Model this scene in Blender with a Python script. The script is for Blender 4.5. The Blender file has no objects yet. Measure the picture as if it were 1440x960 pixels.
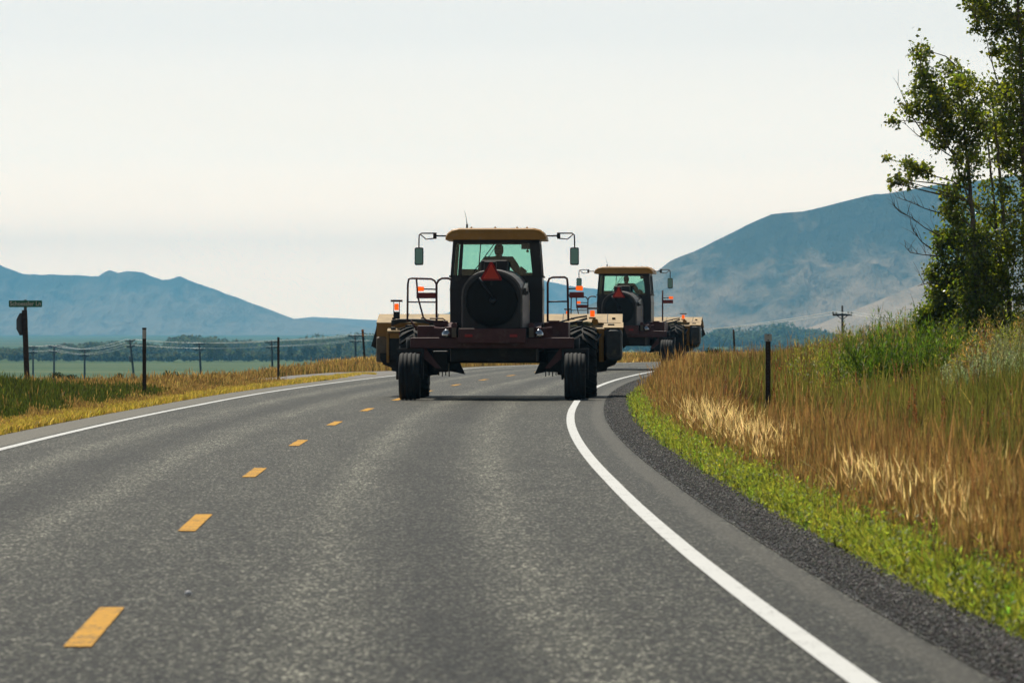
import bpy, bmesh, math, random
import numpy as np
from mathutils import Vector, Matrix
R = math.radians
rng = np.random.default_rng(7)
random.seed(7)
sc = bpy.context.scene
col = sc.collection

# ---------------------------------------------------------------- camera, sky, sun, exposure
F = 6914.0            # focal length in photo pixels (1440 wide)
CAMZ = 1.40
cam_d = bpy.data.cameras.new('camera')
cam = bpy.data.objects.new('camera', cam_d); col.objects.link(cam)
cam.location = (0, 0, CAMZ)
cam.rotation_euler = (R(90) - math.atan(18 / F), 0, 0)
cam_d.sensor_width = 36; cam_d.lens = F / 1440 * 36
cam_d.clip_start = 0.5; cam_d.clip_end = 40000
cam_d.dof.use_dof = True; cam_d.dof.focus_distance = 92; cam_d.dof.aperture_fstop = 9.0
sc.camera = cam

SUN_EL, SUN_AZ = 57.0, -22.0      # azimuth measured from the view direction (+Y), negative = left
world = bpy.data.worlds.new('World'); sc.world = world; world.use_nodes = True
nt = world.node_tree; bg = nt.nodes['Background']
sky = nt.nodes.new('ShaderNodeTexSky'); sky.sky_type = 'NISHITA'; sky.sun_disc = False
sky.sun_elevation = R(SUN_EL); sky.sun_rotation = R(SUN_AZ)
sky.altitude = 0; sky.air_density = 1.6; sky.dust_density = 2.0; sky.ozone_density = 1.0
# thin high veil of cirrus over the clear sky, procedural in the sky direction
wtc = nt.nodes.new('ShaderNodeTexCoord'); wmp = nt.nodes.new('ShaderNodeMapping'); wmp.inputs['Scale'].default_value = (1.2, 3.0, 22.0)
wmp.inputs['Rotation'].default_value = (0, R(8), 0)
wn = nt.nodes.new('ShaderNodeTexNoise'); wn.inputs['Scale'].default_value = 2.2; wn.inputs['Detail'].default_value = 7; wn.inputs['Roughness'].default_value = 0.55
wr_ = nt.nodes.new('ShaderNodeMapRange'); wr_.inputs[1].default_value = 0.3; wr_.inputs[2].default_value = 0.8; wr_.inputs[3].default_value = 0.86; wr_.inputs[4].default_value = 0.95
wm = nt.nodes.new('ShaderNodeMixRGB'); 
wsep = nt.nodes.new('ShaderNodeSeparateXYZ'); wrp = nt.nodes.new('ShaderNodeValToRGB')
VEIL = [(0.0, (30.5, 22.5, 14.8)), (0.013, (30.0, 22.0, 15.0)), (0.0236, (23.6, 18.2, 13.2)), (0.035, (17.4, 14.9, 12.2)), (0.06, (11.7, 11.05, 10.2)), (0.09, (10.4, 10.1, 9.7)), (0.18, (4.6, 5.2, 5.8)), (0.45, (1.4, 1.8, 2.3)), (1.0, (0.8, 1.2, 1.8))]
while len(wrp.color_ramp.elements) < len(VEIL): wrp.color_ramp.elements.new(0.5)
for e_, (p_, c_) in zip(wrp.color_ramp.elements, VEIL): e_.position = p_; e_.color = (*[q_ / 50 for q_ in c_], 1)
wsc = nt.nodes.new('ShaderNodeVectorMath'); wsc.operation = 'SCALE'; wsc.inputs['Scale'].default_value = 50.0
nt.links.new(wtc.outputs['Generated'], wsep.inputs[0]); nt.links.new(wsep.outputs[2], wrp.inputs[0]); nt.links.new(wrp.outputs[0], wsc.inputs[0])
# the veil glows towards the sun and is duller on the far side of the sky
wdir = nt.nodes.new('ShaderNodeMapRange'); wdir.inputs[1].default_value = -0.5; wdir.inputs[2].default_value = 0.85; wdir.inputs[3].default_value = 0.36; wdir.inputs[4].default_value = 1.0
wsc2 = nt.nodes.new('ShaderNodeVectorMath'); wsc2.operation = 'SCALE'
nt.links.new(wsep.outputs[1], wdir.inputs[0]); nt.links.new(wdir.outputs[0], wsc2.inputs['Scale']); nt.links.new(wsc.outputs[0], wsc2.inputs[0])
nt.links.new(wsc2.outputs[0], wm.inputs[2])
nt.links.new(wtc.outputs['Generated'], wmp.inputs[0]); nt.links.new(wmp.outputs[0], wn.inputs['Vector']); nt.links.new(wn.outputs['Fac'], wr_.inputs[0])
nt.links.new(wr_.outputs[0], wm.inputs[0]); nt.links.new(sky.outputs[0], wm.inputs[1]); nt.links.new(wm.outputs[0], bg.inputs[0])
bg.inputs[1].default_value = 0.11
sl = bpy.data.lights.new('sun', 'SUN'); sl.energy = 5.0; sl.angle = R(0.5); sl.color = (1.0, 0.93, 0.80)
so = bpy.data.objects.new('sun', sl); col.objects.link(so)
sd = Vector((math.sin(R(SUN_AZ)) * math.cos(R(SUN_EL)), math.cos(R(SUN_AZ)) * math.cos(R(SUN_EL)), math.sin(R(SUN_EL))))
so.rotation_euler = sd.to_track_quat('Z', 'Y').to_euler()
sc.view_settings.view_transform = 'Standard'; sc.view_settings.look = 'None'
sc.view_settings.exposure = -0.10; sc.view_settings.gamma = 1.0; sc.view_settings.use_curve_mapping = False
sc.cycles.use_denoising = True; sc.cycles.denoising_input_passes = 'RGB_ALBEDO_NORMAL'; sc.cycles.denoising_prefilter = 'ACCURATE'
sc.cycles.max_bounces = 8; sc.cycles.transparent_max_bounces = 16; sc.cycles.volume_bounces = 1

# ---------------------------------------------------------------- materials
MATS = {}
def mat(name, color, rough=0.6, metal=0.0, noise=0.0, nscale=8.0, bump=0.0, spec=0.5, dirt=None, dirt_amt=0.0, dscale=3.0, coat=0.0):
    if name in MATS: return MATS[name]
    m = bpy.data.materials.new(name); m.use_nodes = True
    t = m.node_tree; b = t.nodes['Principled BSDF']
    b.inputs['Roughness'].default_value = rough; b.inputs['Metallic'].default_value = metal
    b.inputs['Specular IOR Level'].default_value = spec; b.inputs['Coat Weight'].default_value = coat
    tc = t.nodes.new('ShaderNodeTexCoord')
    base = None
    n = t.nodes.new('ShaderNodeTexNoise'); n.inputs['Scale'].default_value = nscale; n.inputs['Detail'].default_value = 6
    t.links.new(tc.outputs['Object'], n.inputs['Vector'])
    r = t.nodes.new('ShaderNodeValToRGB')
    c = np.array(color)
    lo = np.clip(c * (1 - noise), 0, 1); hi = np.clip(c * (1 + noise), 0, 1)
    r.color_ramp.elements[0].position = 0.3; r.color_ramp.elements[1].position = 0.7
    r.color_ramp.elements[0].color = (*lo, 1); r.color_ramp.elements[1].color = (*hi, 1)
    t.links.new(n.outputs['Fac'], r.inputs['Fac']); base = r.outputs['Color']
    if dirt is not None:
        n2 = t.nodes.new('ShaderNodeTexNoise'); n2.inputs['Scale'].default_value = dscale; n2.inputs['Detail'].default_value = 8
        n2.inputs['Roughness'].default_value = 0.7
        t.links.new(tc.outputs['Object'], n2.inputs['Vector'])
        r2 = t.nodes.new('ShaderNodeValToRGB'); r2.color_ramp.elements[0].position = 0.62 - dirt_amt * 0.4; r2.color_ramp.elements[1].position = 0.75
        r2.color_ramp.elements[1].color = (0.9, 0.9, 0.9, 1)
        mx = t.nodes.new('ShaderNodeMixRGB'); mx.inputs[2].default_value = (*dirt, 1)
        t.links.new(n2.outputs['Fac'], r2.inputs['Fac']); t.links.new(r2.outputs['Color'], mx.inputs[0]); t.links.new(base, mx.inputs[1])
        base = mx.outputs[0]
    t.links.new(base, b.inputs['Base Color'])
    if bump:
        bp = t.nodes.new('ShaderNodeBump'); bp.inputs['Strength'].default_value = bump; bp.inputs['Distance'].default_value = 0.01
        t.links.new(n.outputs['Fac'], bp.inputs['Height']); t.links.new(bp.outputs[0], b.inputs['Normal'])
    MATS[name] = m
    return m

DUST = (0.30, 0.24, 0.15)
def init_mats():
    mat('yellow_paint', (0.42, 0.21, 0.03), 0.45, noise=0.15, nscale=3, dirt=DUST, dirt_amt=0.25)
    mat('tan_paint', (0.42, 0.29, 0.13), 0.6, noise=0.25, nscale=4, dirt=(0.30, 0.22, 0.12), dirt_amt=0.3, dscale=2.5)
    mat('maroon_paint', (0.085, 0.024, 0.026), 0.5, noise=0.2, nscale=5, dirt=(0.16, 0.10, 0.08), dirt_amt=0.15)
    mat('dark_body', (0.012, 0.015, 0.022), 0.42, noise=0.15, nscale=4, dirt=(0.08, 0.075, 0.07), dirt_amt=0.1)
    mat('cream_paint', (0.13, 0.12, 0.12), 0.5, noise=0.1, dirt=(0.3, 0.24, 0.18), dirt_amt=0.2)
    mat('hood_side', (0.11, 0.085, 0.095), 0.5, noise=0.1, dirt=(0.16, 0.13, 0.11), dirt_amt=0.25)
    mat('black_metal', (0.014, 0.014, 0.015), 0.6, noise=0.3, nscale=10, dirt=(0.06, 0.05, 0.04), dirt_amt=0.15)
    mat('screen_mesh', (0.006, 0.007, 0.008), 0.75, noise=0.4, nscale=40, bump=0.3)
    mat('grey_cover', (0.07, 0.075, 0.08), 0.6, noise=0.2, dirt=DUST, dirt_amt=0.12)
    mat('taupe_panel', (0.19, 0.16, 0.12), 0.7, noise=0.15, dirt=DUST, dirt_amt=0.2)
    mat('rubber', (0.011, 0.012, 0.013), 0.8, noise=0.3, nscale=6, bump=0.3, dirt=(0.045, 0.04, 0.032), dirt_amt=0.2)
    mat('chrome', (0.55, 0.56, 0.58), 0.18, metal=1.0)
    mat('steel', (0.25, 0.25, 0.26), 0.4, metal=0.8, noise=0.2)
    mat('seat_cloth', (0.012, 0.013, 0.015), 0.9)
    mat('hose_rubber', (0.015, 0.015, 0.015), 0.5)
    mat('chaff', (0.12, 0.12, 0.06), 0.95, noise=0.5, nscale=30, bump=0.8)
    mat('red_reflector', (0.35, 0.01, 0.015), 0.3)
    mat('maroon_plate', (0.22, 0.02, 0.02), 0.4)
    mat('glass_dark', (0.07, 0.16, 0.18), 0.12, metal=0.9)
    mat('shirt', (0.022, 0.034, 0.048), 0.9, noise=0.1)
    mat('trousers', (0.02, 0.025, 0.04), 0.9)
    mat('skin', (0.35, 0.19, 0.13), 0.55, noise=0.05)
    mat('hair', (0.03, 0.02, 0.015), 0.8)
    mat('cap_cloth', (0.02, 0.022, 0.03), 0.9)
    mat('post_steel', (0.055, 0.035, 0.025), 0.6, noise=0.3, nscale=15, bump=0.2)
    mat('post_wood', (0.06, 0.035, 0.022), 0.9, noise=0.4, nscale=12, bump=0.6)
    mat('pole_wood', (0.025, 0.02, 0.016), 0.9, noise=0.3, nscale=5)
    mat('sign_green', (0.012, 0.17, 0.10), 0.4, noise=0.1)
    mat('sign_white', (0.55, 0.60, 0.56), 0.4)
    mat('sign_back', (0.10, 0.10, 0.10), 0.6, noise=0.1)
    mat('sign_red', (0.3, 0.01, 0.01), 0.4)
    mat('reflector_white', (0.55, 0.55, 0.52), 0.3, noise=0.08)
    mat('orange_paint', (0.6, 0.2, 0.03), 0.5, noise=0.1)
    mat('insulator', (0.35, 0.40, 0.42), 0.2)
    mat('bark', (0.16, 0.14, 0.115), 0.9, noise=0.35, nscale=14, bump=0.6)
    mat('twig', (0.10, 0.08, 0.06), 0.9, noise=0.3)
    mat('wire_metal', (0.9, 0.9, 0.88), 0.32, metal=1.0)
    mat('blue_emblem', (0.02, 0.07, 0.25), 0.4)
    mat('yellow_emblem', (0.6, 0.45, 0.05), 0.4)
    mat('stone', (0.85, 0.85, 0.87), 0.7, noise=0.1)
init_mats()

def glass_mat():
    m = bpy.data.materials.new('tinted_glass'); m.use_nodes = True; t = m.node_tree; t.nodes.clear()
    o = t.nodes.new('ShaderNodeOutputMaterial'); tr = t.nodes.new('ShaderNodeBsdfTransparent'); tr.inputs[0].default_value = (0.74, 0.91, 0.86, 1)
    g = t.nodes.new('ShaderNodeBsdfGlossy'); g.inputs['Roughness'].default_value = 0.03
    f = t.nodes.new('ShaderNodeFresnel'); f.inputs[0].default_value = 1.35
    mx = t.nodes.new('ShaderNodeMixShader')
    t.links.new(f.outputs[0], mx.inputs[0]); t.links.new(tr.outputs[0], mx.inputs[1]); t.links.new(g.outputs[0], mx.inputs[2]); t.links.new(mx.outputs[0], o.inputs[0])
    MATS['glass'] = m
glass_mat()

def translucent_plastic(name, c, e):
    m = bpy.data.materials.new(name); m.use_nodes = True; t = m.node_tree; b = t.nodes['Principled BSDF']
    b.inputs['Base Color'].default_value = (*c, 1); b.inputs['Roughness'].default_value = 0.3
    if e:
        b.inputs['Emission Color'].default_value = (*c, 1); b.inputs['Emission Strength'].default_value = e
    out = t.nodes['Material Output']; tl = t.nodes.new('ShaderNodeBsdfTranslucent'); tl.inputs[0].default_value = (*c, 1)
    mx = t.nodes.new('ShaderNodeMixShader'); mx.inputs[0].default_value = 0.5
    t.links.new(b.outputs[0], mx.inputs[1]); t.links.new(tl.outputs[0], mx.inputs[2]); t.links.new(mx.outputs[0], out.inputs[0])
    MATS[name] = m
translucent_plastic('amber_lens', (0.95, 0.20, 0.01), 1.1)     # the hazard lamps of the machines are lit
translucent_plastic('smv_orange', (1.0, 0.10, 0.045), 0)
translucent_plastic('smv_red', (0.42, 0.012, 0.018), 0)

def foliage_mat(name, trans=0.5, gloss=0.08, tboost=(2.2, 2.0, 1.2), rough=0.4):
    """colour comes from the per-leaf colour attribute; the leaf passes light through"""
    m = bpy.data.materials.new(name); m.use_nodes = True; t = m.node_tree; t.nodes.clear()
    o = t.nodes.new('ShaderNodeOutputMaterial'); a = t.nodes.new('ShaderNodeAttribute'); a.attribute_name = 'Col'
    d = t.nodes.new('ShaderNodeBsdfDiffuse'); tl = t.nodes.new('ShaderNodeBsdfTranslucent'); g = t.nodes.new('ShaderNodeBsdfGlossy')
    g.inputs['Roughness'].default_value = rough
    mu = t.nodes.new('ShaderNodeMixRGB'); mu.blend_type = 'MULTIPLY'; mu.inputs[0].default_value = 1; mu.inputs[2].default_value = (*tboost, 1)
    t.links.new(a.outputs['Color'], d.inputs[0]); t.links.new(a.outputs['Color'], mu.inputs[1]); t.links.new(mu.outputs[0], tl.inputs[0])
    m1 = t.nodes.new('ShaderNodeMixShader'); m1.inputs[0].default_value = trans
    m2 = t.nodes.new('ShaderNodeMixShader'); m2.inputs[0].default_value = gloss
    t.links.new(d.outputs[0], m1.inputs[1]); t.links.new(tl.outputs[0], m1.inputs[2])
    t.links.new(m1.outputs[0], m2.inputs[1]); t.links.new(g.outputs[0], m2.inputs[2]); t.links.new(m2.outputs[0], o.inputs[0])
    MATS[name] = m
foliage_mat('grass_leaf', 0.58, 0.03, (2.5, 2.2, 1.25), 0.5)
foliage_mat('tree_leaf', 0.52, 0.08, (3.4, 3.1, 1.0), 0.36)
foliage_mat('far_leaf', 0.2, 0.0)

# ---------------------------------------------------------------- helpers
def tag(o, label=None, cat=None, group=None, kind=None):
    if label: o['label'] = label
    if cat: o['category'] = cat
    if group: o['group'] = group
    if kind: o['kind'] = kind
    return o
def empty(name, loc=(0, 0, 0), rz=0):
    o = bpy.data.objects.new(name, None); o.location = loc; o.rotation_euler = (0, 0, rz); col.objects.link(o); return o
def at(px, py, d):
    return Vector(((px - 720) / F * d, d, CAMZ - (py - 462) / F * d))
def sstep(x, a, b):
    t = np.clip((np.asarray(x, float) - a) / (b - a), 0, 1); return t * t * (3 - 2 * t)

class MB:
    def __init__(s): s.v = []; s.f = []; s.sm = []; s.mi = []; s.cur = 0; s.mats = []
    def use(s, m):
        m = MATS[m] if isinstance(m, str) else m
        if m not in s.mats: s.mats.append(m)
        s.cur = s.mats.index(m); return s
    def add(s, vs, fs, smooth=False):
        b = len(s.v); s.v += [tuple(v) for v in vs]
        for f in fs: s.f.append([i + b for i in f]); s.sm.append(smooth); s.mi.append(s.cur)
        return s
    def box(s, x0, x1, y0, y1, z0, z1, rot=None, piv=None, bev=0.0):
        if bev > 0:
            b = bev
            bmx = bmesh.new(); bmesh.ops.create_cube(bmx, size=1)
            for v in bmx.verts: v.co = Vector((x0 + (v.co.x + .5) * (x1 - x0), y0 + (v.co.y + .5) * (y1 - y0), z0 + (v.co.z + .5) * (z1 - z0)))
            bmesh.ops.bevel(bmx, geom=bmx.edges[:], offset=b, segments=2, profile=0.5, affect='EDGES')
            bmx.verts.ensure_lookup_table()
            vs = [v.co.copy() for v in bmx.verts]; fs = [[v.index for v in f.verts] for f in bmx.faces]; bmx.free()
        else:
            vs = [Vector(p) for p in ((x0, y0, z0), (x1, y0, z0), (x1, y1, z0), (x0, y1, z0), (x0, y0, z1), (x1, y0, z1), (x1, y1, z1), (x0, y1, z1))]
            fs = [(0, 3, 2, 1), (4, 5, 6, 7), (0, 1, 5, 4), (1, 2, 6, 5), (2, 3, 7, 6), (3, 0, 4, 7)]
        if rot is not None:
            p = Vector(piv) if piv is not None else Vector(((x0 + x1) / 2, (y0 + y1) / 2, (z0 + z1) / 2))
            vs = [rot @ (v - p) + p for v in vs]
        return s.add(vs, fs)
    def loft(s, rings, caps=True, smooth=False, closed=True):
        n = len(rings[0]); vs = [v for r in rings for v in r]; fs = []
        for i in range(len(rings) - 1):
            for j in range(n if closed else n - 1):
                k = (j + 1) % n
                fs.append((i * n + j, i * n + k, (i + 1) * n + k, (i + 1) * n + j))
        s.add(vs, fs, smooth)
        if caps and closed:
            b = len(s.v) - len(vs)
            s.f.append([b + j for j in reversed(range(n))]); s.sm.append(False); s.mi.append(s.cur)
            s.f.append([b + (len(rings) - 1) * n + j for j in range(n)]); s.sm.append(False); s.mi.append(s.cur)
        return s
    def prism_y(s, poly, y0, y1, poly2=None):     # polygon in XZ extruded along Y
        poly2 = poly2 or poly
        return s.loft([[(x, y0, z) for x, z in poly], [(x, y1, z) for x, z in poly2]])
    def prism_x(s, poly, x0, x1):                 # polygon in YZ extruded along X
        return s.loft([[(x0, y, z) for y, z in poly], [(x1, y, z) for y, z in poly]])
    def tube(s, pts, r, n=8, caps=True):
        pts = [Vector(p) for p in pts]; rs = r if isinstance(r, (list, tuple)) else [r] * len(pts)
        rings = []; up = None
        for i, p in enumerate(pts):
            d = (pts[min(i + 1, len(pts) - 1)] - pts[max(i - 1, 0)]).normalized()
            if up is None:
                up = Vector((0, 0, 1)) if abs(d.z) < 0.9 else Vector((1, 0, 0))
            a = d.cross(up)
            if a.length < 1e-4: a = d.cross(Vector((0, 1, 0)))
            a.normalize(); b = a.cross(d).normalized(); up = b
            rings.append([p + (a * math.cos(2 * math.pi * k / n) + b * math.sin(2 * math.pi * k / n)) * rs[i] for k in range(n)])
        return s.loft(rings, caps, True)
    def lathe(s, prof, n=24, axis='z', c=(0, 0, 0), caps=True):    # prof: (radius, height)
        rings = []
        for rr, h in prof:
            ring = []
            for k in range(n):
                a = 2 * math.pi * k / n; u, w = rr * math.cos(a), rr * math.sin(a)
                if axis == 'z': p = (u, w, h)
                elif axis == 'x': p = (h, u, w)
                else: p = (w, h, u)
                ring.append((p[0] + c[0], p[1] + c[1], p[2] + c[2]))
            rings.append(ring)
        return s.loft(rings, caps, True)
    def ball(s, c, r, n=12, m=8):
        r = (r, r, r) if isinstance(r, (int, float)) else r
        rings = []
        for i in range(m + 1):
            t = math.pi * (i / m); t = min(max(t, 0.02), math.pi - 0.02)
            rings.append([(c[0] + r[0] * math.sin(t) * math.cos(2 * math.pi * k / n), c[1] + r[1] * math.sin(t) * math.sin(2 * math.pi * k / n), c[2] - r[2] * math.cos(t)) for k in range(n)])
        return s.loft(rings, True, True)
    def build(s, name, m=None, parent=None):
        me = bpy.data.meshes.new(name); me.from_pydata(s.v, [], s.f)
        mats = s.mats if s.mats else [MATS[m] if isinstance(m, str) else m]
        for q in mats: me.materials.append(q)
        me.polygons.foreach_set('use_smooth', s.sm)
        if s.mats: me.polygons.foreach_set('material_index', s.mi)
        bmx = bmesh.new(); bmx.from_mesh(me); bmesh.ops.recalc_face_normals(bmx, faces=bmx.faces[:]); bmx.to_mesh(me); bmx.free()
        me.update()
        o = bpy.data.objects.new(name, me); col.objects.link(o)
        if parent is not None: o.parent = parent
        return o
def part(name, m, parent, fn):
    b = MB(); fn(b); return b.build(name, m, parent)
def children(o): return [c for c in bpy.data.objects if c.parent == o]
def copy_tree(o, parent=None, kids=None):
    if kids is None:
        kids = {}
        for c in bpy.data.objects:
            if c.parent: kids.setdefault(c.parent.name, []).append(c)
    c = o.copy(); col.objects.link(c); c.parent = parent
    for ch in kids.get(o.name, []): copy_tree(ch, c, kids)
    return c

# ---------------------------------------------------------------- road alignment and terrain
def rc(y):       # centre line of the road
    y = np.asarray(y, float)
    yc = np.minimum(y, 300.0)
    c = -2.63 + np.where(yc < 67, 0.00035, 0.00041) * (yc - 67) ** 2 + 0.0042 * np.clip(yc - 172, 0, None) ** 2
    slope = 2 * 0.00041 * (300 - 67) + 0.0084 * (300 - 172)
    return c + slope * np.clip(np.minimum(y, 420) - 300, 0, None) * 0.5
def wr(y): return np.interp(y, [-50, 19, 30, 45, 90, 170, 400], [3.2, 3.22, 3.27, 3.37, 3.56, 3.68, 3.7])
def wl(y): return np.interp(y, [-50, 56, 90, 106, 400], [3.3, 3.33, 3.33, 3.42, 3.45])
def xr(y): return rc(y) + wr(y)
def xl(y): return rc(y) - wl(y)
VY = [180, 260, 300, 500, 900, 1400, 1600]
VZ = [0, 0, -1.4, -6.0, -10.0, -12.5, -13.0]
def base_z(x, y):
    x = np.asarray(x, float); y = np.asarray(y, float)
    start = 185 + 75 * sstep(x, -9, -3)
    yy = np.where(y > start, 260 + (y - start) * np.clip(1.0, 0, 1), 0)
    return np.interp(yy, [260, 300, 560, 900, 1400, 1600], [0, -1.2, -7.0, -10.5, -12.7, -13.0])
def nz(x, y, s, seed=0):     # cheap smooth noise -1..1
    x = np.asarray(x, float) / s; y = np.asarray(y, float) / s
    return (np.sin(x * 1.7 + seed + 1.3 * np.sin(y * 1.1 + seed * 2)) + np.sin(y * 2.3 + seed * 3 + 1.7 * np.sin(x * 0.9 - seed)) + 0.6 * np.sin(3.7 * x + 2.9 * y + seed * 5)) / 2.6
def terrain(x, y):
    x = np.asarray(x, float); y = np.asarray(y, float)
    z = base_z(x, y)
    orr = x - xr(y); oll = xl(y) - x
    right = np.where(orr > 0.9, 0.17 * np.clip(orr - 1.9, 0, 5.4), 0) * (1 - 0.93 * sstep(y, 92, 165)) * sstep(y, -20, 20)
    z = z + right
    z = z + 0.06 * nz(x, y, 2.2, 1) * sstep(orr, 1.5, 3.5)
    mound = 0.62 * np.exp(-((x + 10.6) / 2.3) ** 2 - ((y - 84) / 10.0) ** 2)
    z = z + mound * sstep(oll, 1.0, 2.2)
    z = z - 0.50 * sstep(oll, 1.2, 9) * sstep(y, 98, 150) - 0.42 * sstep(oll, 4, 12) * sstep(y, 130, 178) + 0.05 * nz(x, y, 3.1, 4) * sstep(oll, 1.5, 4)
    inside = (orr < 1.1) & (oll < 0.85)
    return np.where(inside & (y < 400), z - 0.06, z)

def grid_mesh(name, P, m, parent=None, uv=None):
    """P: (rows, cols, 3) array"""
    r, c = P.shape[:2]
    idx = np.arange(r * c).reshape(r, c)
    q = np.stack([idx[:-1, :-1], idx[:-1, 1:], idx[1:, 1:], idx[1:, :-1]], -1).reshape(-1, 4)
    me = bpy.data.meshes.new(name)
    me.vertices.add(r * c); me.vertices.foreach_set('co', P.reshape(-1).astype(np.float32))
    me.loops.add(q.size); me.loops.foreach_set('vertex_index', q.reshape(-1).astype(np.int32))
    me.polygons.add(len(q)); me.polygons.foreach_set('loop_start', np.arange(0, q.size, 4, dtype=np.int32))
    me.polygons.foreach_set('loop_total', np.full(len(q), 4, np.int32))
    me.polygons.foreach_set('use_smooth', np.ones(len(q), bool))
    if uv is not None:
        l = me.uv_layers.new(name='UVMap'); l.data.foreach_set('uv', uv.reshape(-1, 2)[q.reshape(-1)].reshape(-1).astype(np.float32))
    me.update(); me.validate()
    me.materials.append(MATS[m] if isinstance(m, str) else m)
    o = bpy.data.objects.new(name, me); col.objects.link(o); o.parent = parent
    return o

def node_mat(name):
    m = bpy.data.materials.new(name); m.use_nodes = True
    MATS[name] = m
    return m, m.node_tree, m.node_tree.nodes['Principled BSDF']
def N(t, typ, **kw):
    n = t.nodes.new(typ)
    for k, v in kw.items(): setattr(n, k, v)
    return n
def ramp(t, src, stops):
    r = t.nodes.new('ShaderNodeValToRGB'); e = r.color_ramp.elements
    while len(e) < len(stops): e.new(0.5)
    for el, (p, c) in zip(e, stops):
        el.position = p; el.color = (*c, 1) if not isinstance(c, (int, float)) else (c, c, c, 1)
    t.links.new(src, r.inputs[0]); return r.outputs[0]
def mixc(t, f, a, b, mode='MIX'):
    n = t.nodes.new('ShaderNodeMixRGB'); n.blend_type = mode
    for i, s in enumerate((f, a, b)):
        if isinstance(s, (int, float)): n.inputs[i].default_value = s
        elif isinstance(s, tuple): n.inputs[i].default_value = (*s, 1)
        else: t.links.new(s, n.inputs[i])
    return n.outputs[0]
def math_(t, op, a, b=None, c=None):
    n = t.nodes.new('ShaderNodeMath'); n.operation = op
    for i, s in enumerate((a, b, c)):
        if s is None: continue
        if isinstance(s, (int, float)): n.inputs[i].default_value = s
        else: t.links.new(s, n.inputs[i])
    return n.outputs[0]
def noise(t, vec, scale, detail=5, rough=0.6):
    n = t.nodes.new('ShaderNodeTexNoise'); n.inputs['Scale'].default_value = scale; n.inputs['Detail'].default_value = detail
    n.inputs['Roughness'].default_value = rough; t.links.new(vec, n.inputs['Vector']); return n.outputs['Fac']
def bump(t, b, h, strength=0.5, dist=0.01):
    n = t.nodes.new('ShaderNodeBump'); n.inputs['Strength'].default_value = strength; n.inputs['Distance'].default_value = dist
    t.links.new(h, n.inputs['Height']); t.links.new(n.outputs[0], b.inputs['Normal'])

# ground material: soil and dry thatch near, field strips in the valley
def make_ground_mat():
    m, t, b = node_mat('ground_soil')
    g = N(t, 'ShaderNodeNewGeometry'); s = N(t, 'ShaderNodeSeparateXYZ'); t.links.new(g.outputs['Position'], s.inputs[0])
    near = ramp(t, noise(t, g.outputs['Position'], 1.3, 8), [(0.3, (0.05, 0.042, 0.018)), (0.55, (0.13, 0.095, 0.04)), (0.75, (0.07, 0.08, 0.02))])
    mp = N(t, 'ShaderNodeMapping'); mp.inputs['Scale'].default_value = (0.0012, 0.006, 0.0); t.links.new(g.outputs['Position'], mp.inputs[0])
    fld = ramp(t, noise(t, mp.outputs[0], 1.0, 3, 0.5), [(0.0, (0.035, 0.075, 0.02)), (0.36, (0.045, 0.11, 0.022)), (0.46, (0.055, 0.14, 0.025)), (0.52, (0.17, 0.15, 0.07)), (0.58, (0.05, 0.10, 0.03)), (0.7, (0.20, 0.17, 0.09))])
    # bright crop strip between 1500 and 2200 m
    band = math_(t, 'MULTIPLY', math_(t, 'GREATER_THAN', s.outputs[1], 1480), math_(t, 'LESS_THAN', s.outputs[1], 3900))
    mp2 = N(t, 'ShaderNodeMapping'); mp2.inputs['Scale'].default_value = (0.25, 1.0, 1.0); t.links.new(g.outputs['Position'], mp2.inputs[0])
    wob = ramp(t, noise(t, mp2.outputs[0], 0.02, 6, 0.7), [(0.35, 0.0), (0.65, 1.0)])
    fld = mixc(t, band, fld, mixc(t, wob, (0.05, 0.105, 0.026), (0.17, 0.20, 0.075)))
    mr = N(t, 'ShaderNodeMapRange'); mr.inputs[1].default_value = 260; mr.inputs[2].default_value = 900
    t.links.new(s.outputs[1], mr.inputs[0])
    fine = noise(t, mp2.outputs[0], 0.10, 7, 0.75)
    fld = mixc(t, 0.5, fld, ramp(t, fine, [(0.3, 0.35), (0.7, 1.0)]), 'MULTIPLY')
    c = mixc(t, mr.outputs[0], near, fld)
    t.links.new(c, b.inputs['Base Color']); b.inputs['Roughness'].default_value = 0.95; b.inputs['Specular IOR Level'].default_value = 0.1
    bump(t, b, noise(t, g.outputs['Position'], 12, 6), 0.6, 0.03)
make_ground_mat()

def make_ground():
    ys = np.unique(np.concatenate([np.arange(-60, 240, 1.5), np.geomspace(240, 17500, 150)]))
    lo = [0, 1.5, 3.3, 4.15, 4.4, 4.6, 4.8, 5.1, 5.5, 6, 6.6, 7.3, 8, 8.8, 9.7, 10.7, 11.8, 13, 14.5, 16.5, 19, 22, 26, 32, 40, 55, 80, 120, 200, 350, 600, 1000, 1800, 3200, 5200]
    offs = np.array(sorted([-a for a in lo[1:]] + lo))
    Y, O = np.meshgrid(ys, offs, indexing='ij')
    X = rc(Y) + O
    Z = terrain(X, Y)
    o = grid_mesh('ground', np.stack([X, Y, Z], -1), 'ground_soil'); tag(o, kind='structure')
make_ground()

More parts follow.
